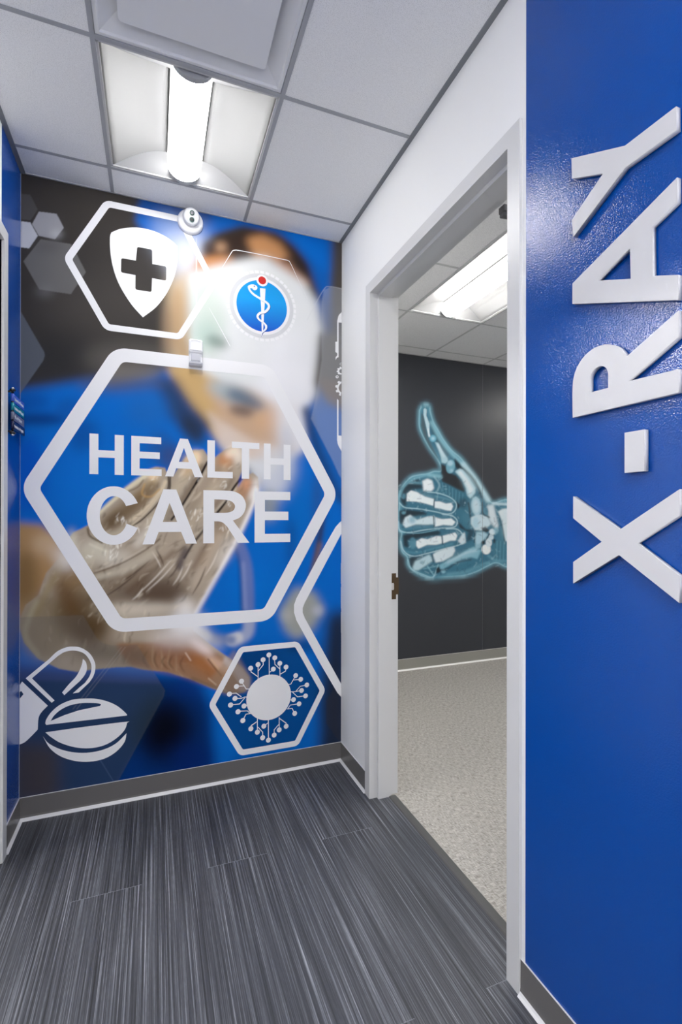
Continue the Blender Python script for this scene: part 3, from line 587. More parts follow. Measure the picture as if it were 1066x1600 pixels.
# ------------------------------------------------------------------ room shell
# plank floor
m_floor = mat('grey striated vinyl plank', (0.1, 0.1, 0.1), 0.42, 0.45)
def floor_nodes(m):
    t = m.node_tree
    tc = nd(m, 'ShaderNodeTexCoord'); sx = nd(m, 'ShaderNodeSeparateXYZ'); lk(m, tc.outputs['Object'], sx.inputs[0])
    def math_(op, a, b=None):
        n = nd(m, 'ShaderNodeMath', operation=op)
        for i, v in enumerate((a, b)):
            if v is None: continue
            if isinstance(v, (int, float)): n.inputs[i].default_value = v
            else: lk(m, v, n.inputs[i])
        return n.outputs[0]
    PWd = 0.2286
    pu = math_('DIVIDE', math_('ADD', sx.outputs[0], 0.0822+PWd*40), PWd); pi = math_('FLOOR', pu); fu = math_('FRACT', pu)
    odd = math_('MODULO', pi, 2.0)
    pv = math_('DIVIDE', math_('ADD', math_('ADD', sx.outputs[1], 0.588+1.829*10), math_('MULTIPLY', math_('SUBTRACT', 1.0, odd), 0.762)), 1.829); vi = math_('FLOOR', pv); fv = math_('FRACT', pv)
    cid = math_('ADD', math_('MULTIPLY', pi, 7.31), math_('MULTIPLY', vi, 3.77))
    def streak(sxx, syy, off, detail, rough=0.6):
        cb = nd(m, 'ShaderNodeCombineXYZ'); lk(m, math_('MULTIPLY', sx.outputs[0], sxx), cb.inputs[0]); lk(m, math_('MULTIPLY', sx.outputs[1], syy), cb.inputs[1]); lk(m, math_('ADD', cid, off), cb.inputs[2])
        nz = nd(m, 'ShaderNodeTexNoise'); nz.inputs['Scale'].default_value = 1.0; nz.inputs['Detail'].default_value = detail; nz.inputs['Roughness'].default_value = rough
        nz.inputs['Distortion'].default_value = 0.25
        lk(m, cb.outputs[0], nz.inputs['Vector']); return nz.outputs['Fac']
    a = streak(190, 1.3, 0, 3, 0.5); b = streak(430, 2.6, 20, 1, 0.5); c = streak(30, 0.8, 50, 2); d = streak(520, 40, 80, 2)
    s = math_('ADD', math_('ADD', math_('MULTIPLY', a, 0.44), math_('MULTIPLY', b, 0.36)), math_('ADD', math_('MULTIPLY', c, 0.12), math_('MULTIPLY', d, 0.10)))
    cr = nd(m, 'ShaderNodeValToRGB'); lk(m, s, cr.inputs[0]); e = cr.color_ramp.elements
    e[0].position = 0.38; e[0].color = (*srgb(46, 47, 51), 1); e[1].position = 0.76; e[1].color = (*srgb(190, 192, 198), 1)
    for p_, cc in ((0.48, (64, 66, 72)), (0.55, (84, 86, 93)), (0.63, (122, 125, 133))):
        q = cr.color_ramp.elements.new(p_); q.color = (*srgb(*cc), 1)
    wn = nd(m, 'ShaderNodeTexWhiteNoise', noise_dimensions='1D'); lk(m, cid, wn.inputs['W'])
    tone = math_('ADD', math_('MULTIPLY', wn.outputs['Value'], 0.22), 0.86)
    mx = nd(m, 'ShaderNodeMix', data_type='RGBA', blend_type='MULTIPLY'); mx.inputs[0].default_value = 1.0
    lk(m, cr.outputs[0], mx.inputs[6]); tcb = nd(m, 'ShaderNodeCombineColor'); [lk(m, tone, tcb.inputs[i]) for i in range(3)]; lk(m, tcb.outputs[0], mx.inputs[7])
    # plank joints
    seam_end = math_('LESS_THAN', fv, 0.0011)
    seam_side = math_('LESS_THAN', fu, 0.004)
    mx2 = nd(m, 'ShaderNodeMix', data_type='RGBA'); lk(m, math_('MULTIPLY', seam_end, 0.45), mx2.inputs[0]); lk(m, mx.outputs[2], mx2.inputs[6]); mx2.inputs[7].default_value = (*srgb(150, 153, 162), 1)
    mx3 = nd(m, 'ShaderNodeMix', data_type='RGBA'); lk(m, math_('MULTIPLY', seam_side, 0.4), mx3.inputs[0]); lk(m, mx2.outputs[2], mx3.inputs[6]); mx3.inputs[7].default_value = (*srgb(40, 42, 48), 1)
    lk(m, mx3.outputs[2], bsdf(m).inputs['Base Color'])
    bp = nd(m, 'ShaderNodeBump'); bp.inputs['Strength'].default_value = 0.35; bp.inputs['Distance'].default_value = 0.0006; lk(m, s, bp.inputs['Height']); lk(m, bp.outputs[0], bsdf(m).inputs['Normal'])
floor_nodes(m_floor)
struct(boxes('floor', [(-CW-0.1, 0.100, BACK, 0.05, -0.05, 0.0)], m_floor))
# woven vinyl floor of the room beyond
m_xf = mat('woven vinyl', (0.3, 0.3, 0.3), 0.6, 0.3)
def weave(m):
    cr1 = mix_noise(m, 1.0, srgb(120, 115, 108), srgb(208, 205, 199), 0.38, 0.62, (40, 420, 1), 2)
    cr2 = mix_noise(m, 1.0, srgb(120, 115, 108), srgb(208, 205, 199), 0.38, 0.62, (420, 40, 1), 2)
    mx = nd(m, 'ShaderNodeMix', data_type='RGBA'); mx.inputs[0].default_value = 0.5; lk(m, cr1.outputs[0], mx.inputs[6]); lk(m, cr2.outputs[0], mx.inputs[7]); lk(m, mx.outputs[2], bsdf(m).inputs['Base Color'])
weave(m_xf)
struct(boxes('floor_room', [(0.100, 4.55, -3.3, XV+0.05, -0.05, 0.0)], m_xf))
# walls
struct(boxes('wall_far', [(-CW-0.1, 0.0, 0.0, 0.10, 0, H+0.10)], m_white))
struct(boxes('wall_left', [(-CW-0.12, -CW, -0.2825, 0.0, 0, H+0.1, 1), (-CW-0.12, -CW, -1.285, -0.2825, HO-0.01, H+0.1, 0), (-CW-0.12, -CW, BACK, -1.285, 0, H+0.1, 0)], [m_white, m_blue]))
DF, DN = D1+FW-0.01, D2-FW+0.01
struct(boxes('wall_right', [(0, WT, DF, XV+0.05, 0, H+0.1, 0), (0, WT, PB, DF, HO-0.01, H+0.1, 0), (0, WT, PB, DN, 0, HO-0.01, 0),
                      (0, WT, BACK, PB, 0, H+0.1, 1)], [m_white, m_blue]))
struct(boxes('wall_room_far', [(WT, 4.55, XV, XV+0.1, 0, HX+0.1)], m_white))
struct(boxes('wall_room_right', [(4.45, 4.55, -3.2, XV, 0, HX+0.1), (WT, 4.45, -3.3, -3.2, 0, HX+0.1)], m_white))
LX = -4.4
struct(boxes('wall_side_room', [(LX, -CW-WT, 1.2, 1.3, 0, HX+0.1), (LX-0.1, LX, -3.1, 1.3, 0, HX+0.1), (LX, -CW-WT, -3.1, -3.0, 0, HX+0.1), (-CW-WT-0.001, -CW-WT+0.03, 0.0, 1.2, 0, HX+0.1)], m_white))
struct(boxes('floor_side_room', [(LX, -CW-0.1, -3.0, 1.2, -0.05, 0.0)], m_xf))
# ceilings: tiles between grid bars
def ceiling(name, barname, x0, x1, y0, y1, z, gu, gv, skip, tm, two=False):
    bm = bmesh.new(); bb = bmesh.new(); bw = 0.0075
    us = sorted([x0, x1] + [gu+G*k for k in range(-12, 13) if x0+0.02 < gu+G*k < x1-0.02]); vs = sorted([y0, y1] + [gv+G*k for k in range(-14, 8) if y0+0.02 < gv+G*k < y1-0.02])
    for i in range(len(us)-1):
        for j in range(len(vs)-1):
            a, b, c, d = us[i], us[i+1], vs[j], vs[j+1]
            if any(abs(a-s[0]) < 0.05 and abs(c-s[1]) < 0.05 for s in skip): continue
            e = 0.006
            bxm(bm, a+e, b-e, c+e, d-e, z-0.001, z+0.014)
    bxm(bm, x0-0.02, x1+0.02, y0-0.02, y1+0.02, z+0.20, z+0.22)
    for u in us[1:-1]: bxm(bb, u-bw, u+bw, y0, y1, z-0.0035, z+0.03)
    for v in vs[1:-1]:
        for i in range(len(us)-1):
            has = lambda w_: any(abs(us[i]-q[0]) < 0.05 and abs(w_-q[1]) < 0.05 for q in skip)
            if two and has(v) and has(v-G): continue          # a double-length fixture spans this bar
            bxm(bb, us[i], us[i+1], v-bw, v+bw, z-0.003, z+0.029)
    struct(link(name, done(bm, name), tm)); struct(link(barname, done(bb, barname), m_barx if two else m_bar))
ceiling('ceiling', 'trim_1', -CW, 0, BACK, 0, H, GU, GV, [(GU, GV-G), (GU, GV-2*G), (GU, GV-5*G)], m_tile)
XU, XVg = 0.674, 0.478
ceiling('ceiling_room', 'trim_2', WT, 4.45, -3.2, XV, HX, XU, XVg, [(XU, XVg-G), (XU, XVg-2*G), (XU+G*4, XVg-G), (XU+G*4, XVg-2*G), (XU+G, XVg-4*G), (XU+G, XVg-5*G)], m_tilex, True)
SU, SV = -3.02, 0.52
ceiling('ceiling_side_room', 'trim_8', LX, -CW-WT, -3.0, 1.2, HX, SU, SV, [(SU, SV-G), (SU, SV-2*G)], m_tilex, True)
MW = 0.019
struct(boxes('trim_3', [(-MW, 0, BACK, 0, H-0.004, H+0.02)], m_mould)); struct(boxes('trim_4', [(-CW, -CW+MW, BACK, 0, H-0.004, H+0.02)], m_mould))
struct(boxes('trim_5', [(-CW+MW, -MW, -0.008, 0, H-0.004, H+0.02)], m_fix))
struct(boxes('trim_6', [(WT, 4.45, XV-0.012, XV, HX-0.004, HX+0.02)], m_fix))
# baseboards with pale toe
def base(name, axis, a, b, wall, sgn, mb, mt):
    # profile: body 4 mm, toe flares 12 mm
    body = [(wall, BT), (wall+sgn*0.004, BT), (wall+sgn*0.0045, 0.02), (wall+sgn*0.006, 0.012), (wall, 0.012)]
    toe = [(wall, 0.012), (wall+sgn*0.006, 0.012), (wall+sgn*0.010, 0.006), (wall+sgn*0.016, 0.001), (wall+sgn*0.016, 0.0), (wall, 0.0)]
    o = extrude_profile(name, body, axis, a, b, mb); struct(o)
    t = extrude_profile('toe', toe, axis, a, b, mt, o)
    e = extrude_profile('top_edge', [(wall, BT), (wall, BT+0.0012), (wall+sgn*0.0042, BT+0.0012), (wall+sgn*0.0042, BT)], axis, a, b, mt, o)
    return o
base('baseboard_far', 'x', -CW, 0, -0.0015, -1, m_base, m_toe)
base('baseboard_right', 'y', D1+FW-0.001, 0.0, 0, -1, m_base, m_toe)
base('baseboard_near_right', 'y', BACK, D2-FW, 0, -1, m_base, m_toe)
base('baseboard_left', 'y', -0.2325, 0.0, -CW, 1, m_base, m_toe)
base('baseboard_room', 'x', WT, 4.45, XV-0.0015, -1, m_basex, m_toex)
# steel door frames
def frame(name, side, near, far, head_top):
    """side: +1 frame in the right wall (x grows away from the corridor), -1 left wall"""
    x0 = 0.0 if side > 0 else -CW
    X = lambda d: x0+side*d
    par = empty(name, (x0, (near+far)/2, 0)); struct(par)
    hd = head_top-0.0485
    # (depth into wall, inset) profile of a double rabbeted jamb, inset measured from the opening edge into the wall
    prof = [(-0.010, FW), (-0.010, 0), (0.030, 0), (0.030, -0.016), (0.098, -0.016), (0.098, 0), (0.140, 0), (0.140, FW), (0.130, FW), (0.130, FW-0.002), (0.0, FW-0.002), (0.0, FW)]
    inv = Matrix.Translation((-x0, -(near+far)/2, 0))
    def mk(nm, pts3a, pts3b):
        bm = bmesh.new(); A = [bm.verts.new(p) for p in pts3a]; B = [bm.verts.new(p) for p in pts3b]; n = len(A)
        for i in range(n): bm.faces.new((A[i], A[(i+1) % n], B[(i+1) % n], B[i]))
        bm.faces.new(A); bm.faces.new(B[::-1]); bmesh.ops.transform(bm, matrix=inv, verts=bm.verts)
        return link(nm, done(bm, nm), m_frame, par)
    # mitred corners: jamb top follows the inset
    j = mk('jamb', [(X(d), far+i, 0) for d, i in prof], [(X(d), far+i, hd+i) for d, i in prof])
    k = mk('jamb', [(X(d), near-i, 0) for d, i in prof], [(X(d), near-i, hd+i) for d, i in prof])
    h = mk('head', [(X(d), far+i, hd+i) for d, i in prof], [(X(d), near-i, hd+i) for d, i in prof])
    return par, inv, hd, j
fr, inv, hd, jamb = frame('door_1', 1, D2, D1, HO)
# strike plate on the far jamb, in the room-side rabbet
st = empty('strike_plate'); st.parent = fr
bm = bmesh.new(); yj = D1-0.0014
def plate(lp, y0, t): return shape_mesh('p', lp, t, lambda x, y, h: (x, y0-h, y))
zs = 0.9965; zh = 0.062
pl = [(0.1005, zs-zh), (0.129, zs-zh), (0.129, zs-zh+0.022), (0.144, zs-zh+0.022), (0.144, zs+zh-0.020), (0.129, zs+zh-0.020), (0.129, zs+zh), (0.1005, zs+zh)]
hole = rounded([(0.104, zs-0.018), (0.119, zs-0.018), (0.119, zs+0.016), (0.104, zs+0.016)], 0.006, 4)
o = link('plate', plate([pl, hole], D1-0.0002, 0.0018), m_bronze, fr); o.data.transform(inv); bpy.data.objects.remove(st)
o.name = 'strike_plate'
strike = o; strike['label'] = 'bronze strike plate with a bolt opening'
b = link('bolt_opening', shape_mesh('bo', [rounded([(0.104, zs-0.018), (0.119, zs-0.018), (0.119, zs+0.016), (0.104, zs+0.016)], 0.006, 4)], 0.0004, lambda x, y, h: (x, D1-0.0002-h, y)), mat('pale bolt pocket', (0.6, 0.58, 0.57), 0.4), strike); b.data.transform(inv)
for zz in (zs-0.053, zs+0.053):
    s_ = lathe('screw', [(0, 0.0024), (0.0028, 0.0022), (0.0036, 0.0016), (0.0036, 0)], m_bronze, strike, 12, inv @ Matrix.Translation((0.117, D1-0.001, zz)) @ Matrix.Rotation(math.pi/2, 4, 'X'))
fl, invl, _, _ = frame('door_2', -1, -1.2350, -0.2825, HO)
# threshold strip between the two floors
struct(extrude_profile('trim_7', [(0.084, 0.0), (0.088, 0.004), (0.098, 0.0055), (0.118, 0.004), (0.123, 0.0)], 'y', D2+0.017, D1-0.017, m_thresh))
# closer arm bracket under the head, room side
ca = empty('door_closer', (0.155, -1.135, HD-0.002)); tag(ca, 'dark grey door closer arm under the head of the open doorway', 'door closer')
boxes('bracket', [(-0.012, 0.06, -0.016, 0.014, -0.022, 0.0)], m_steel, ca, 0.002)
o = boxes('arm', [(-0.01, 0.38, -0.012, 0.012, -0.034, -0.022)], m_steel, ca, 0.002); o.rotation_euler = (0, 0, math.radians(-8))

# ------------------------------------------------------------------ ceiling lights
def troffer(name, u0, v0, L, z, lensmat, label, group):
    """u0,v0 = low corner; width G, length L along y"""
    t = empty(name, (u0+G/2, v0+L/2, z)); tag(t, label, 'ceiling light', 'recessed ceiling lights')
    w = G/2-0.012; l = L/2-0.012; d = 0.055; lw = 0.072
    # two wing reflectors, gently curved up to the lens, and sloping end plates
    for s in (-1, 1):
        bm = bmesh.new(); n = 8; A = []; B = []
        for i in range(n+1):
            f = i/n; x = s*(w+(lw-0.006-w)*f); zz = 0.003+d*math.sin(f*math.pi/2)**1.1; e = l-0.085*math.sin(f*math.pi/2)
            A.append(bm.verts.new((x, -e, zz))); B.append(bm.verts.new((x, e, zz)))
        for i in range(n): bm.faces.new((A[i], A[i+1], B[i+1], B[i]))
        bmesh.ops.solidify(bm, geom=bm.faces[:], thickness=0.001)
        link('reflector', done(bm, 'reflector'), m_fix, t, smooth=True)
    for s in (-1, 1):
        bm = bmesh.new(); low = []; up = []; n = 16
        for i in range(n+1):
            x = -w+2*w*i/n; f = max(0, min(1, (w-abs(x))/(w-lw)))
            low.append(bm.verts.new((x, s*l, 0.003))); up.append(bm.verts.new((x, s*(l-0.085*math.sin(f*math.pi/2)), 0.0035+d*math.sin(f*math.pi/2)**1.1)))
        for i in range(n): bm.faces.new((low[i], low[i+1], up[i+1], up[i]))
        link('end_plate', done(bm, 'end_plate'), m_fix, t, smooth=True)
    bm = bmesh.new()
    for (a, b, c, e) in ((-w-0.004, w+0.004, -l-0.004, -l+0.004), (-w-0.004, w+0.004, l-0.004, l+0.004), (-w-0.004, -w+0.004, -l, l), (w-0.004, w+0.004, -l, l)): bxm(bm, a, b, c, e, -0.001, 0.006)
    bxm(bm, -w, w, -l, l, 0.075, 0.09)
    link('housing', done(bm, 'housing'), m_fix, t)
    # lens: half round bar with end caps
    le = l-0.012; zc = 0.050; rz = 0.066
    def bar(y0, y1, r, mt, nm):
        bm = bmesh.new(); A = []; B = []; n = 24
        for i in range(n+1):
            a = math.pi+math.pi*i/n; zt_ = zc+r*rz*math.sin(a)+(0.014 if i in (0, n) else 0); A.append(bm.verts.new((r*lw*math.cos(a), y0, zt_))); B.append(bm.verts.new((r*lw*math.cos(a), y1, zt_)))
        for i in range(n): bm.faces.new((A[i], A[i+1], B[i+1], B[i]))
        bm.faces.new(A); bm.faces.new(B)
        return link(nm, done(bm, nm), mt, t, smooth=False)
    o = bar(-le+0.020, le-0.020, 0.985, lensmat, 'lens')
    for p in o.data.polygons:
        if len(p.vertices) == 4: p.use_smooth = True
    bar(-le, -le+0.019, 1.0, m_cap, 'end_cap'); bar(le-0.019, le, 1.0, m_cap, 'end_cap')
    return t
troffer('ceiling_light', GU, GV-G, G, H, m_lens, 'lit square recessed ceiling light beside the far wall with a round bar lens', None)
troffer('ceiling_light', GU, GV-5*G, G, H, m_fillr, 'added square recessed fill light, unseen behind the viewpoint', None)  # unseen fill fixture, added to brighten the corridor
troffer('ceiling_light', XU, XVg-2*G, 2*G, HX, m_lensx, 'long lit recessed ceiling light seen through the doorway', None)
troffer('ceiling_light', XU+4*G, XVg-2*G, 2*G, HX, m_lensx, 'second long recessed ceiling light deeper in the room through the doorway', None)
troffer('ceiling_light', XU+G, XVg-5*G, 2*G, HX, m_lensx, 'added long recessed fill light, in the unseen near part of the room through the doorway', None)  # hidden extra fixture, added as fill for the room
troffer('ceiling_light', SU, SV-2*G, 2*G, HX, m_lenss, 'long recessed ceiling light in the side room behind the left doorway', None)
# plaque air diffuser
ad = empty('air_diffuser', (GU+G/2, GV-1.5*G, H)); tag(ad, 'grey square ceiling air diffuser with a flat centre panel, next to the lit light', 'air vent')
bm = bmesh.new(); w = G/2-0.009
rings = []
for (r, z) in ((w, 0.0), (w-0.012, -0.002), (w-0.016, 0.004), (w-0.05, 0.022), (w-0.095, 0.045), (w-0.12, 0.09), (0.05, 0.09)):
    rings.append([bm.verts.new((sx*r, sy*r, z)) for sx, sy in ((-1, -1), (1, -1), (1, 1), (-1, 1))])
for a, b in zip(rings, rings[1:]):
    for i in range(4): bm.faces.new((a[i], a[(i+1) % 4], b[(i+1) % 4], b[i]))
link('cone', done(bm, 'cone'), m_diff, ad)
o = link('face_panel', shape_mesh('fp', [rounded([(-0.225, -0.225), (0.225, -0.225), (0.225, 0.225), (-0.225, 0.225)], 0.012, 5)], 0.010, lambda x, y, h: (x, y, -0.004+h)), m_diff, ad)

# ------------------------------------------------------------------ the doctor mural on the far wall
KM = (0.98, 1.08, 1.0)     # ink density, contrast and saturation of the print
wm = link('wall_mural', print_mesh('wall_mural', np.linspace(-CW+0.001, -0.001, 700), np.linspace(0.09, H-0.003, 1260), -0.001, paint_doctor(), KM),
          print_mat('mural print', 0.62, 0.06))
tag(wm, 'full-height printed mural of a blurred masked doctor reaching out a gloved hand', 'mural')
def MV(layer=0):
    off = -0.0012-0.0004*layer
    return lambda x, y, h: (x, off-h, y)
def gfx(name, loops, layer=0, m=None, parent=None, t=0.0005):
    return link(name, shape_mesh(name, loops, t, MV(layer)), m or m_vinyl, parent or wm)
def px(pts, fn=None): return [M(*p) for p in (fn(*pts) if fn else pts)]
def hexring(name, cx, cz, rx, rz, w, rad, m=None, layer=0):
    """rx: tip to centre of the outer hexagon before rounding; rz: flat to centre"""
    def hx(a, b): return [(cx-a, cz), (cx-a/2, cz+b), (cx+a/2, cz+b), (cx+a, cz), (cx+a/2, cz-b), (cx-a/2, cz-b)]
    return gfx(name, [rounded(hx(rx, rz), rad, 8), rounded(hx(rx-w*1.155, rz-w), max(rad-w, 0.012), 6)], layer, m)
hexring('hexagon_outline', -0.7645, 1.4530, 0.7420, 0.6630, 0.0630, 0.095)
hexring('hexagon_outline', -1.0055, 2.4905, 0.3370, 0.3010, 0.0300, 0.045)
hexring('hexagon_outline', -0.3985, 0.3940, 0.3075, 0.2765, 0.0290, 0.040)
# cut-off hexagon at the right edge
zr = (1.3045+0.3461)/2
cl = [M(534.5, 814), M(531, 816), M(524, 824), M(497, 871), M(463, 935), M(459.5, 945), M(459.5, 957), M(463, 969), M(500, 1036), M(527, 1082), M(534.5, 1088.5)]
cr_ = [M(534.5, 1068), M(476, 965), M(473, 957), M(473, 950), M(476, 942), M(534.5, 834)]
fix = lambda p: (min(p[0], -0.0015), p[1])
gfx('hexagon_outline', [[fix(p) for p in cl+cr_]])
# shield with cross
z = TR(90, 300, 4.1)
shield = px([(345, 260)], z)+px(smooth_line([(345, 260), (400, 238), (470, 229), (540, 232), (620, 252), (690, 285), (740, 320), (768, 348)], 4)[1:], z)+px(smooth_line([(768, 348), (768, 440), (752, 530), (725, 600), (690, 665), (630, 740), (547, 804)], 4)[1:], z)+px(smooth_line([(547, 804), (480, 730), (420, 640), (380, 560), (352, 470), (338, 380), (336, 290), (345, 260)], 4)[1:-1], z)
cross = [(510, 352), (606, 370), (607, 462), (697, 478), (696, 570), (606, 553), (602, 642), (498, 626), (499, 534), (406, 516), (408, 424), (502, 440)]
gfx('shield', [shield, rounded(px(cross, z), [0.008, 0.008, 0, 0.008, 0.008, 0, 0.008, 0.008, 0, 0.008, 0.008, 0], 4)])
# lettering: x from traced columns, z from cap height and baseline
def colx(p): return M(p, 700)[0]
def let(name, loops, z0, z1): 
    ls = [[(colx(x), z0+(z1-z0)*t) for x, t in lp] for lp in loops]
    return gfx(name, ls)
hz0, hz1 = 1.5235, 1.7090
def Hh(a, b, c, d): return [[(a, 0), (a, 1), (b, 1), (b, .60), (c, .60), (c, 1), (d, 1), (d, 0), (c, 0), (c, .42), (b, .42), (b, 0)]]
let('letter_h', Hh(139.9, 153.8, 179.4, 193.5), hz0, hz1)
let('letter_e', [[(205.3, 0), (205.3, 1), (252, 1), (252, .825), (218.3, .825), (218.3, .61), (249.7, .61), (249.7, .44), (218.3, .44), (218.3, .175), (252.7, .175), (252.7, 0)]], hz0, hz1)
let('letter_a', [[(258.1, 0), (281.3, 1), (293.6, 1), (317.4, 0), (304.4, 0), (299.4, .215), (275.4, .215), (271, 0)], [(287.5, .76), (279.6, .39), (295.4, .39)]], hz0, hz1)
let('letter_l', [[(324.1, 0), (324.1, 1), (335.9, 1), (335.9, .17), (363.8, .17), (363.8, 0)]], hz0, hz1)
let('letter_t', [[(377.8, 0), (377.8, .83), (362.3, .83), (362.3, 1), (405.3, 1), (405.3, .83), (389.6, .83), (389.6, 0)]], hz0, hz1)
let('letter_h', Hh(412.3, 422.9, 443.3, 454.1), hz0, hz1)
cz0, cz1 = 1.1975, 1.4610
z = TR(120, 660, 5.922)
outer = [(340+248*math.cos(a), 862-271*math.sin(a)) for a in np.linspace(math.radians(25), math.radians(335), 40)]
inner = [(343+130*math.cos(a), 863-181*math.sin(a)) for a in np.linspace(math.radians(336), math.radians(29), 36)]
gfx('letter_c', [px(outer+inner, z)])
let('letter_a', [[(223, 0), (255.6, 1), (275.7, 1), (308.1, 0), (291, 0), (283.3, .22), (248.3, .22), (241.2, 0)], [(265.2, .755), (254.6, .405), (277, .405)]], cz0, cz1)
bowl = smooth_line([(350, 1.0), (366, .985), (378, .91), (383.6, .79), (384.2, .69), (381, .57), (374, .48), (364.3, .43)], 4)
tail = [(390, 0), (371.9, 0)]
lower = smooth_line([(355.4, .31), (350, .375), (344, .41), (335.1, .415)], 4)
cnt = [(335.1, .83), (352, .825)]+smooth_line([(352, .825), (361, .80), (366.5, .74), (367.2, .68), (364.5, .62), (358, .585), (350, .575)], 4)[1:]+[(335.1, .575)]
let('letter_r', [[(317.9, 0), (317.9, 1)]+bowl+tail+lower+[(335.1, 0)], cnt], cz0, cz1)
let('letter_e', [[(398.1, 0), (398.1, 1), (453.8, 1), (453.8, .833), (414.1, .833), (414.1, .605), (450.8, .605), (450.8, .438), (414.1, .438), (414.1, .167), (453.8, .167), (453.8, 0)]], cz0, cz1)
# emblem: blue disc with rod and snake
ec = (-0.4415, 2.4165)
em = gfx('emblem', [circle(ec, 0.1465, 48)], 0)
em['label'] = 'round white rimmed medical emblem'
m_grad = mat('blue disc print', (0, 0.3, 0.8), 0.36, 0.45)
tc = nd(m_grad, 'ShaderNodeTexCoord'); sx = nd(m_grad, 'ShaderNodeSeparateXYZ'); mr = nd(m_grad, 'ShaderNodeMapRange'); mr.inputs[1].default_value = ec[1]-0.13; mr.inputs[2].default_value = ec[1]+0.13
crm = nd(m_grad, 'ShaderNodeValToRGB'); crm.color_ramp.elements[0].color = (*srgb(0, 84, 200), 1); crm.color_ramp.elements[1].color = (*srgb(0, 150, 224), 1); q_ = crm.color_ramp.elements.new(0.62); q_.color = (*srgb(0, 158, 236), 1)
lk(m_grad, tc.outputs['Object'], sx.inputs[0]); lk(m_grad, sx.outputs[2], mr.inputs[0]); lk(m_grad, mr.outputs[0], crm.inputs[0]); lk(m_grad, crm.outputs[0], bsdf(m_grad).inputs['Base Color'])
m_red = mat('red print', srgb(206, 40, 34), 0.38)
m_pg = mat('pale grey print', srgb(212, 213, 216), 0.38)
gfx('pale_ring', [circle(ec, 0.1655, 48), circle(ec, 0.1475, 48)], 0, m_pg, em)
gfx('blue_disc', [circle(ec, 0.1315, 48)], 1.5, m_grad, em)
tk = []
for k in range(40):
    a = 2*math.pi*k/40; da = 2*math.pi/40*0.36
    tk.append([(ec[0]+r*math.cos(t), ec[1]+r*math.sin(t)) for r, t in ((0.1680, a-da), (0.1680, a+da), (0.1815, a+da), (0.1815, a-da))])
gfx('dash_ring', tk, 0, None, em)
z = TR(320, 380, 5.922)
gfx('rod_knob', [circle(M(*z((531, 347))[0]), 0.0300, 28)], 3, None, em); gfx('red_dot', [circle(M(*z((531, 347))[0]), 0.0200, 28)], 5, m_red, em)
gfx('rod', [px([(510, 418), (562, 422), (552, 600), (540, 800), (537, 866), (528, 868), (526, 800), (521, 600)], z)], 3, None, em)
m_edge = mat('dark blue print line', srgb(10, 70, 150), 0.4)
sn = smooth_line([(452, 432), (425, 428), (408, 412), (412, 400), (440, 398), (470, 402)], 3)
body = smooth_line([(410, 402), (412, 430), (450, 475), (520, 520), (580, 560), (592, 596), (560, 636), (510, 650), (488, 676), (500, 706), (545, 740), (566, 770), (560, 800), (530, 830), (522, 862)], 4)
nb = len(body); wb = [0.0085]*nb
wb = [0.0060+0.0022*math.sin(math.pi*min(1, i/(nb*0.7))) if i < nb*0.75 else 0.0075*(1-(i-nb*0.75)/(nb*0.25))+0.0012 for i in range(nb)]
gfx('snake_edge', [ribbon_loop(px([(x+4, y+3) for x, y in body[12:]], z), [w_*1.4+0.0016 for w_ in wb[12:]])], 4.0, m_edge, em, 0.0003)
gfx('snake', [ribbon_loop(px(body, z), [w_*1.5 for w_ in wb])], 5.2, None, em)
gfx('snake_head', [px(smooth_line([(400, 420), (398, 402), (412, 390), (445, 384), (478, 398), (486, 414), (480, 432), (462, 438), (446, 432), (436, 420), (418, 420)], 4), z)], 6.4, None, em)
gfx('snake_eye', [circle(M(*z((457, 402))[0]), 0.0030, 10)], 8, m_edge, em)
# thin fading hexagon lines around the emblem
ln = smooth_line([(120, 290), (190, 180), (246, 88), (262, 70), (290, 65)], 4)+smooth_line([(330, 71), (520, 107), (720, 150), (770, 162), (795, 190), (860, 330), (950, 515)], 5)
gfx('thin_line', [ribbon_loop(px(ln, z), [max(0.0008, 0.0036*min(1, (i+1)/8, (len(ln)-i)/14)) for i in range(len(ln))])])
gfx('thin_line', [ribbon_loop(px([(38, 595), (100, 705), (160, 815), (235, 955)], z), [0.0008, 0.0026, 0.0034, 0.003])])
# pills symbol
z = TR(20, 1000, 5.33)
arc = smooth_line([(370, 118), (420, 78), (490, 62), (560, 74), (630, 130), (668, 200), (662, 290), (610, 370)], 4)
path_out = [(348, 502), (325, 522), (108, 318)]+smooth_line([(300, 160), (370, 95), (440, 62), (500, 54), (570, 64), (640, 110), (682, 180), (688, 240), (672, 300), (640, 350)], 4)+[(550, 436), (500, 444)]
path_in = [(560, 390)]+smooth_line([(600, 358), (640, 300), (656, 240), (648, 185), (610, 125), (560, 96), (495, 87), (430, 100), (380, 130)], 4)+[(160, 318)]
gfx('capsule_outline', [px(path_out+path_in, z)])
gfx('capsule_highlight', [px([(585, 156)]+smooth_line([(585, 156), (610, 185), (618, 240), (600, 290), (560, 340)], 4)[1:]+[(430, 458), (411, 436)]+smooth_line([(411, 436), (470, 365), (530, 300), (570, 220), (585, 156)], 4)[1:-1], z)])
gfx('capsule_end', [[(max(a, -CW+0.0015), b) for a, b in px([(46, 376), (78, 345), (292, 546)]+smooth_line([(292, 546), (240, 600), (215, 650), (208, 745)], 4)[1:]+smooth_line([(208, 745), (160, 795), (100, 850), (46, 872)], 4)[1:]+[(46, 490), (90, 450), (70, 422), (46, 436)], z)]])
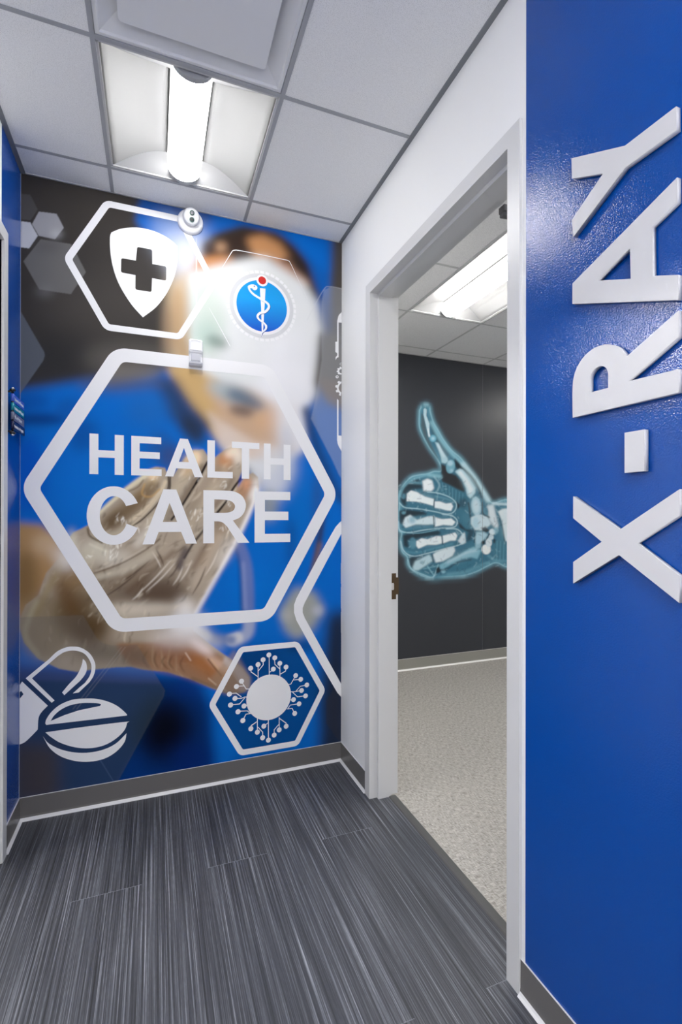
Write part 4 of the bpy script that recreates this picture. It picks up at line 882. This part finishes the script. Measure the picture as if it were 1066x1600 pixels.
gfx('pill_top', [px(smooth_line([(280, 706), (272, 690), (285, 650), (330, 590), (400, 535), (500, 496), (600, 487), (700, 490), (800, 515), (880, 555), (948, 615), (948, 628)], 4), z),
                 px(smooth_line([(315, 674), (345, 628), (400, 580), (480, 542), (580, 524), (680, 524), (732, 532), (728, 548)], 4)+[(550, 585), (430, 625)], z)])
gfx('pill_middle', [px(smooth_line([(272, 768), (600, 722), (945, 680), (952, 690), (930, 750), (860, 820), (760, 876), (640, 900), (520, 892), (400, 856), (320, 808), (272, 768)], 4)[:-1], z)])
gfx('pill_bottom', [px(smooth_line([(252, 802), (300, 860), (400, 910), (520, 936), (640, 936), (760, 910), (860, 860), (948, 775)], 4)+smooth_line([(948, 775), (930, 850), (860, 930), (760, 988), (640, 1012), (520, 1006), (400, 968), (310, 900), (252, 802)], 4)[1:-1], z)])
# virus symbol
z = TR(320, 990, 5.33)
vc = M(*z((535, 530))[0])
nodes = [(534, 177), (583, 201), (625, 247), (677, 278), (571, 295), (486, 217), (444, 257), (382, 288), (306, 396), (264, 440), (205, 503), (252, 539), (215, 594), (327, 602), (277, 650), (317, 723), (384, 791), (438, 820), (482, 866), (530, 886), (492, 770), (578, 844), (620, 801), (678, 771), (749, 664), (785, 584), (739, 549), (839, 518), (806, 473), (850, 427), (799, 380), (757, 349)]
paths = [[(536, 180), (537, 345)], [(580, 210), (584, 255), (622, 292)], [(625, 250), (626, 355)], [(677, 290), (672, 312), (630, 336)], [(571, 298), (538, 322)], [(486, 225), (486, 260), (448, 308)], [(444, 262), (444, 375)], [(382, 300), (386, 318), (442, 358)],
         [(310, 405), (345, 460), (375, 460)], [(268, 438), (328, 434)], [(208, 498), (262, 495), (305, 526)], [(255, 540), (305, 538), (330, 528), (356, 527)], [(218, 592), (290, 585), (333, 534)], [(330, 600), (358, 597)], [(280, 645), (355, 642), (378, 664)], [(320, 715), (343, 670), (390, 662)],
         [(384, 782), (386, 766), (434, 732)], [(438, 815), (438, 700)], [(482, 862), (482, 820), (442, 776)], [(530, 880), (529, 715)], [(495, 768), (527, 742)], [(578, 838), (578, 800), (616, 756)], [(620, 795), (620, 695)], [(680, 765), (678, 745), (622, 705)],
         [(745, 660), (728, 622), (685, 626)], [(780, 584), (712, 594), (692, 624)], [(735, 549), (710, 552)], [(835, 517), (772, 526), (732, 488)], [(800, 474), (755, 482), (715, 484)], [(845, 428), (795, 438), (756, 482)], [(795, 381), (740, 385)], [(755, 352), (716, 420), (696, 423)]]
vs_ = gfx('virus_disc', [circle(vc, 0.1175, 48)])
vs_['label'] = 'round disc of the virus symbol'
for p in nodes: gfx('node', [circle(M(*z(p)[0]), 0.0128, 16)], 0, None, vs_)
bmt = bmesh.new()
for p in paths:
    me_ = shape_mesh('t', [ribbon_loop(px(p, z), 0.0040)], 0.0003, MV(1.3)); bmt.from_mesh(me_); bpy.data.meshes.remove(me_)
link('traces', done(bmt, 'traces'), m_vinyl, vs_)
# cut-off clipboard and gears at the right edge
z = TR(480, 430, 5.517)
E0 = -0.0015
def cl_(pts): return [(min(a, E0), b) for a, b in px(pts, z)]
gfx('clipboard', [cl_([(303, 320)]+smooth_line([(290, 326), (270, 350), (259, 395)], 3)+[(259, 573), (243, 575), (243, 662), (258, 672), (260, 690), (245, 708), (245, 732), (256, 712), (271, 708), (271, 408), (303, 412)])])
gfx('clipboard', [cl_([(258, 1066), (270, 1078), (270, 1382), (303, 1384), (303, 1520)]+smooth_line([(288, 1505), (265, 1460), (258, 1420)], 3))])
def gear(cx_, cy_, r, ri, n):
    pts = []
    for k in range(n*4):
        a = 2*math.pi*k/(n*4)+0.2; rr = r if (k % 4) in (0, 1) else r*0.8
        pts.append((cx_+rr*math.cos(a), cy_+rr*math.sin(a)))
    return [cl_(pts), cl_([(cx_+ri*math.cos(a), cy_+ri*math.sin(a)) for a in np.linspace(0, 2*math.pi, 20)[:-1]])]
gfx('gear', gear(294, 828, 40, 18, 9)); gfx('gear', gear(258, 877, 14, 6, 8)); gfx('gear', gear(292, 766, 12, 8, 8)); 
def cut_gear(cx_, cy_, r, ri, n):          # only the part left of the room corner is on the wall
    N = n*8; o_ = []; i_ = []
    for k in range(N+1):
        a = math.pi*0.5+math.pi*k/N; rr = r if (k % 8) < 4 else r*0.8
        o_.append((cx_+rr*math.cos(a), cy_-rr*math.sin(a))); i_.append((cx_+ri*math.cos(a), cy_-ri*math.sin(a)))
    o_ = [p for p in px(o_, z) if p[0] < E0]; i_ = [p for p in px(i_, z) if p[0] < E0]
    return [o_+i_[::-1]]
gfx('gear', cut_gear(318, 972, 76, 46, 5))
z = TR(440, 780, 5.0)
for q in ([(464, 500), (473, 498), (473, 660), (464, 660)], [(464, 686), (473, 686), (473, 852), (464, 852)], [(464, 880), (473, 880), (473, 1040), (464, 1040)], [(465, 1220), (473, 1220), (473, 1246), (465, 1246)]): gfx('edge_mark', [[(min(a, E0), b) for a, b in px(q, z)]])

# ------------------------------------------------------------------ devices on the far wall
# turret camera
sc = empty('security_camera', (-0.797, 0, 2.769)); tag(sc, 'white round two-lens security camera fixed high on the mural', 'security camera')
R0 = Matrix.Rotation(math.pi/2, 4, 'X')      # +Z -> -Y (out of the wall)
lathe('mount', [(0, 0.022), (0.048, 0.022), (0.056, 0.018), (0.0600, 0.010), (0.0600, 0.0)], m_plast, sc, 40, Matrix.Translation((0, -0.0012, 0)) @ R0)
tilt = Matrix.Translation((0.002, -0.038, 0.008)) @ Matrix.Rotation(math.radians(0), 4, 'Z') @ Matrix.Rotation(math.radians(24), 4, 'X') @ R0
lathe('ball', [(0, -0.034), (0.020, -0.030), (0.034, -0.018), (0.0395, 0), (0.037, 0.014), (0.034, 0.019)], m_plast, sc, 36, tilt)
fp = lathe('face_plate', [(0.034, 0.018), (0.0345, 0.021), (0.032, 0.0235), (0, 0.0245)], m_plast, sc, 36, tilt)
for dy, nm in ((0.014, 0), (-0.014, 1)):
    T2 = tilt @ Matrix.Translation((0.002, dy, 0.0235))
    ln_ = lathe('lens', [(0.0115, 0.0), (0.0115, 0.003), (0.0100, 0.0036), (0.0092, 0.0030)], m_ring, fp, 24, T2)
    lathe('glass', [(0.0093, 0.0028), (0.006, 0.0034), (0, 0.0038)], m_glass, ln_, 24, T2)
    if nm == 0: lathe('iris', [(0.0055, 0.0036), (0.0045, 0.0042), (0.0035, 0.0042)], m_plastg, ln_, 20, T2)
# motion detector
pr = empty('motion_detector', (-0.7720, 0, 2.128)); tag(pr, 'small white box motion detector mounted below the security camera', 'motion detector')
def sidebox(name, prof, hw, m, parent, bev=0.004):
    bm = bmesh.new(); A = [bm.verts.new((-hw, y, z)) for y, z in prof]; B = [bm.verts.new((hw, y, z)) for y, z in prof]; n = len(A)
    for i in range(n): bm.faces.new((A[i], A[(i+1) % n], B[(i+1) % n], B[i]))
    bm.faces.new(A); bm.faces.new(B[::-1]); bmesh.ops.recalc_face_normals(bm, faces=bm.faces)
    if bev: bmesh.ops.bevel(bm, geom=bm.edges[:], offset=bev, segments=3, affect='EDGES')
    return link(name, done(bm, name), m, parent, smooth=False)
sidebox('body', [(-0.0012, 0.066), (-0.026, 0.066), (-0.036, 0.055), (-0.038, 0.004), (-0.026, -0.012), (-0.024, -0.058), (-0.0012, -0.062)], 0.0315, m_plast, pr, 0.005)
sidebox('window', [(-0.022, -0.006), (-0.034, -0.006), (-0.032, -0.042), (-0.022, -0.050)], 0.0225, m_plastg, pr, 0.003)
sidebox('sill', [(-0.0015, -0.046), (-0.030, -0.044), (-0.034, -0.050), (-0.026, -0.064), (-0.0015, -0.066)], 0.0310, m_plastg, pr, 0.003)
for zz in (0.050, 0.004):
    pts = [(-0.022+0.044*i/10, zz+0.004*math.sin(math.pi*i/10)) for i in range(11)]
    link('groove', shape_mesh('groove', [ribbon_loop(pts if zz > 0.02 else pts[2:9], 0.0022)], 0.0012, lambda x, y, h: (x, -0.0366-h-(0.0012 if zz < 0.02 else 0), y)), m_plastg, pr)

# ------------------------------------------------------------------ exam status flags on the left wall
fg = empty('room_status_flags', (-CW, -0.215, 1.745)); tag(fg, 'set of four coloured room status flags on a black rod on the left blue wall', 'status sign')
XO = 0.022
lathe('rod', [(0, -0.078), (0.0045, -0.078), (0.0045, 0.078), (0, 0.078)], m_black, fg, 14, Matrix.Translation((XO, 0, 0)))
m_chr = mat('chrome', (0.8, 0.8, 0.82), 0.15, metal=1.0)
for s in (-1, 1):
    k_ = lathe('end_knob', [(0, 0.0), (0.010, 0.001), (0.011, 0.006), (0.0085, 0.010), (0, 0.012)], m_black, fg, 18, Matrix.Translation((XO, 0, s*0.080)) @ (Matrix.Identity(4) if s > 0 else Matrix.Rotation(math.pi, 4, 'X')))
    lathe('cap', [(0.0060, 0.010), (0.0066, 0.013), (0.004, 0.0165), (0, 0.0175)], m_chr, k_, 16, Matrix.Translation((XO, 0, s*0.080)) @ (Matrix.Identity(4) if s > 0 else Matrix.Rotation(math.pi, 4, 'X')))
    boxes('bracket', [(0.0, XO, -0.004, 0.004, s*0.079-0.003, s*0.079+0.003)], m_black, fg)
m_txt = mat('white flag lettering', (0.9, 0.9, 0.9), 0.4)
for i, (txt, rgb, ln) in enumerate((('Patient in Room', (66, 96, 196), 0.176), ('Provider w/ Patient', (0, 128, 150), 0.176), ('MA w/ Patient', (104, 108, 132), 0.176), ('Procedure in Progress', (22, 26, 66), 0.186))):
    zt = 0.072-i*0.0362
    f_ = boxes('flag', [(XO-0.0015, XO+0.0015, 0.002, ln, zt-0.032, zt)], mat('flag plastic', srgb(*rgb), 0.3), fg, 0.0008)
    link('lettering', text_mesh('lettering', txt, 0.021, 0.0004, lambda x, y, h, zt=zt: (XO+0.0016+h, 0.012+x, zt-0.023+y), 1.0, 0.150 if i != 2 else 0.125), m_txt, f_)
    lathe('sleeve', [(0.0045, 0), (0.0062, 0), (0.0062, 0.030), (0.0045, 0.030)], bpy.data.materials['flag plastic' + ('' if i == 0 else '.%03d' % i)], f_, 14, Matrix.Translation((XO, 0, zt-0.031)))

# ------------------------------------------------------------------ X-RAY letters on the blue wall
TL = 0.012; GAP = 0.002
def wallletter(name, loops, label):
    ls = [[RW(x, y, -TL-GAP) for x, y in lp] for lp in loops]
    # square up the outer left and right edges so that the letters stand as a straight row
    o = link(name, shape_mesh(name, ls, TL, lambda x, y, h: (-GAP-h, x, y)), m_acr)
    tag(o, label, 'sign letter', 'raised letters of the vertical sign')
    return o
z3 = TR(880, 650, 5.161); z2 = TR(880, 380, 5.333); z1 = TR(880, 150, 5.731)
wallletter('letter_x', [z3((82, 648), (458, 916), (940, 590), (940, 802), (598, 1026), (942, 1292), (938, 1508), (450, 1120), (82, 1350), (82, 1178), (312, 1014), (82, 824))], 'white raised letter X, lowest in the vertical sign on the blue wall')
wallletter('sign_dash', [z3((496, 135), (656, 108), (656, 444), (496, 459))], 'short white raised dash between the letters X and R on the blue wall')
bo = smooth_line([(78, 1260), (84, 1150), (110, 1050), (170, 950), (250, 880), (330, 848), (400, 845), (460, 864), (500, 900), (530, 944)], 5)
ho = smooth_line([(222, 1190), (224, 1120), (250, 1065), (290, 1030), (330, 1024), (362, 1045), (376, 1090), (376, 1150)], 5)
wallletter('letter_r', [z2(*(bo+[(962, 560), (964, 780), (546, 1150), (964, 1048), (964, 1244), (80, 1454)])), z2(*([(222, 1246)]+ho+[(376, 1205)]))], 'white raised letter R above the dash on the blue wall')
wallletter('letter_a', [z2((78, 336), (430, 0))[:1]+z1((1022, 728), (1022, 948), (796, 1170))+z2((746, 272), (962, 264), (962, 472), (78, 506)), z2((558, 42), (288, 312), (564, 296))], 'white raised letter A with its triangle opening, between R and Y')
wallletter('letter_y', [z1((76, 558), (556, 444), (1014, 92), (1018, 304), (556, 642), (92, 1262), (78, 1108), (360, 692), (80, 740))], 'white raised letter Y, topmost in the vertical sign on the blue wall')

# ------------------------------------------------------------------ x-ray hand mural in the room beyond
us = np.unique(np.concatenate([np.linspace(WT+0.002, 0.99, 20), np.linspace(0.99, 2.22, 430), np.linspace(2.22, 4.44, 20)]))
zs_ = np.unique(np.concatenate([np.linspace(0.09, 0.80, 20), np.linspace(0.80, 2.30, 520), np.linspace(2.30, HX-0.004, 16)]))
cx_ = paint_xray()
hm = print_mesh('hand_mural', us, zs_, XV-0.001, cx_, (1.0, 1.12, 1.0))
# outside the hand the print is plain charcoal
xm = link('hand_mural', hm, print_mat('charcoal mural print', 0.33, 0.4, (200, 0.12, 0.0005)))
tag(xm, 'charcoal wall mural of a pale blue x-ray hand giving a thumbs up, through the doorway', 'mural')
sm = boxes('panel_seam', [(1.8917, 1.8932, XV-0.0022, XV-0.001, 0.10, HX-0.005)], mat('seam line', (0.17, 0.17, 0.18), 0.5), xm)
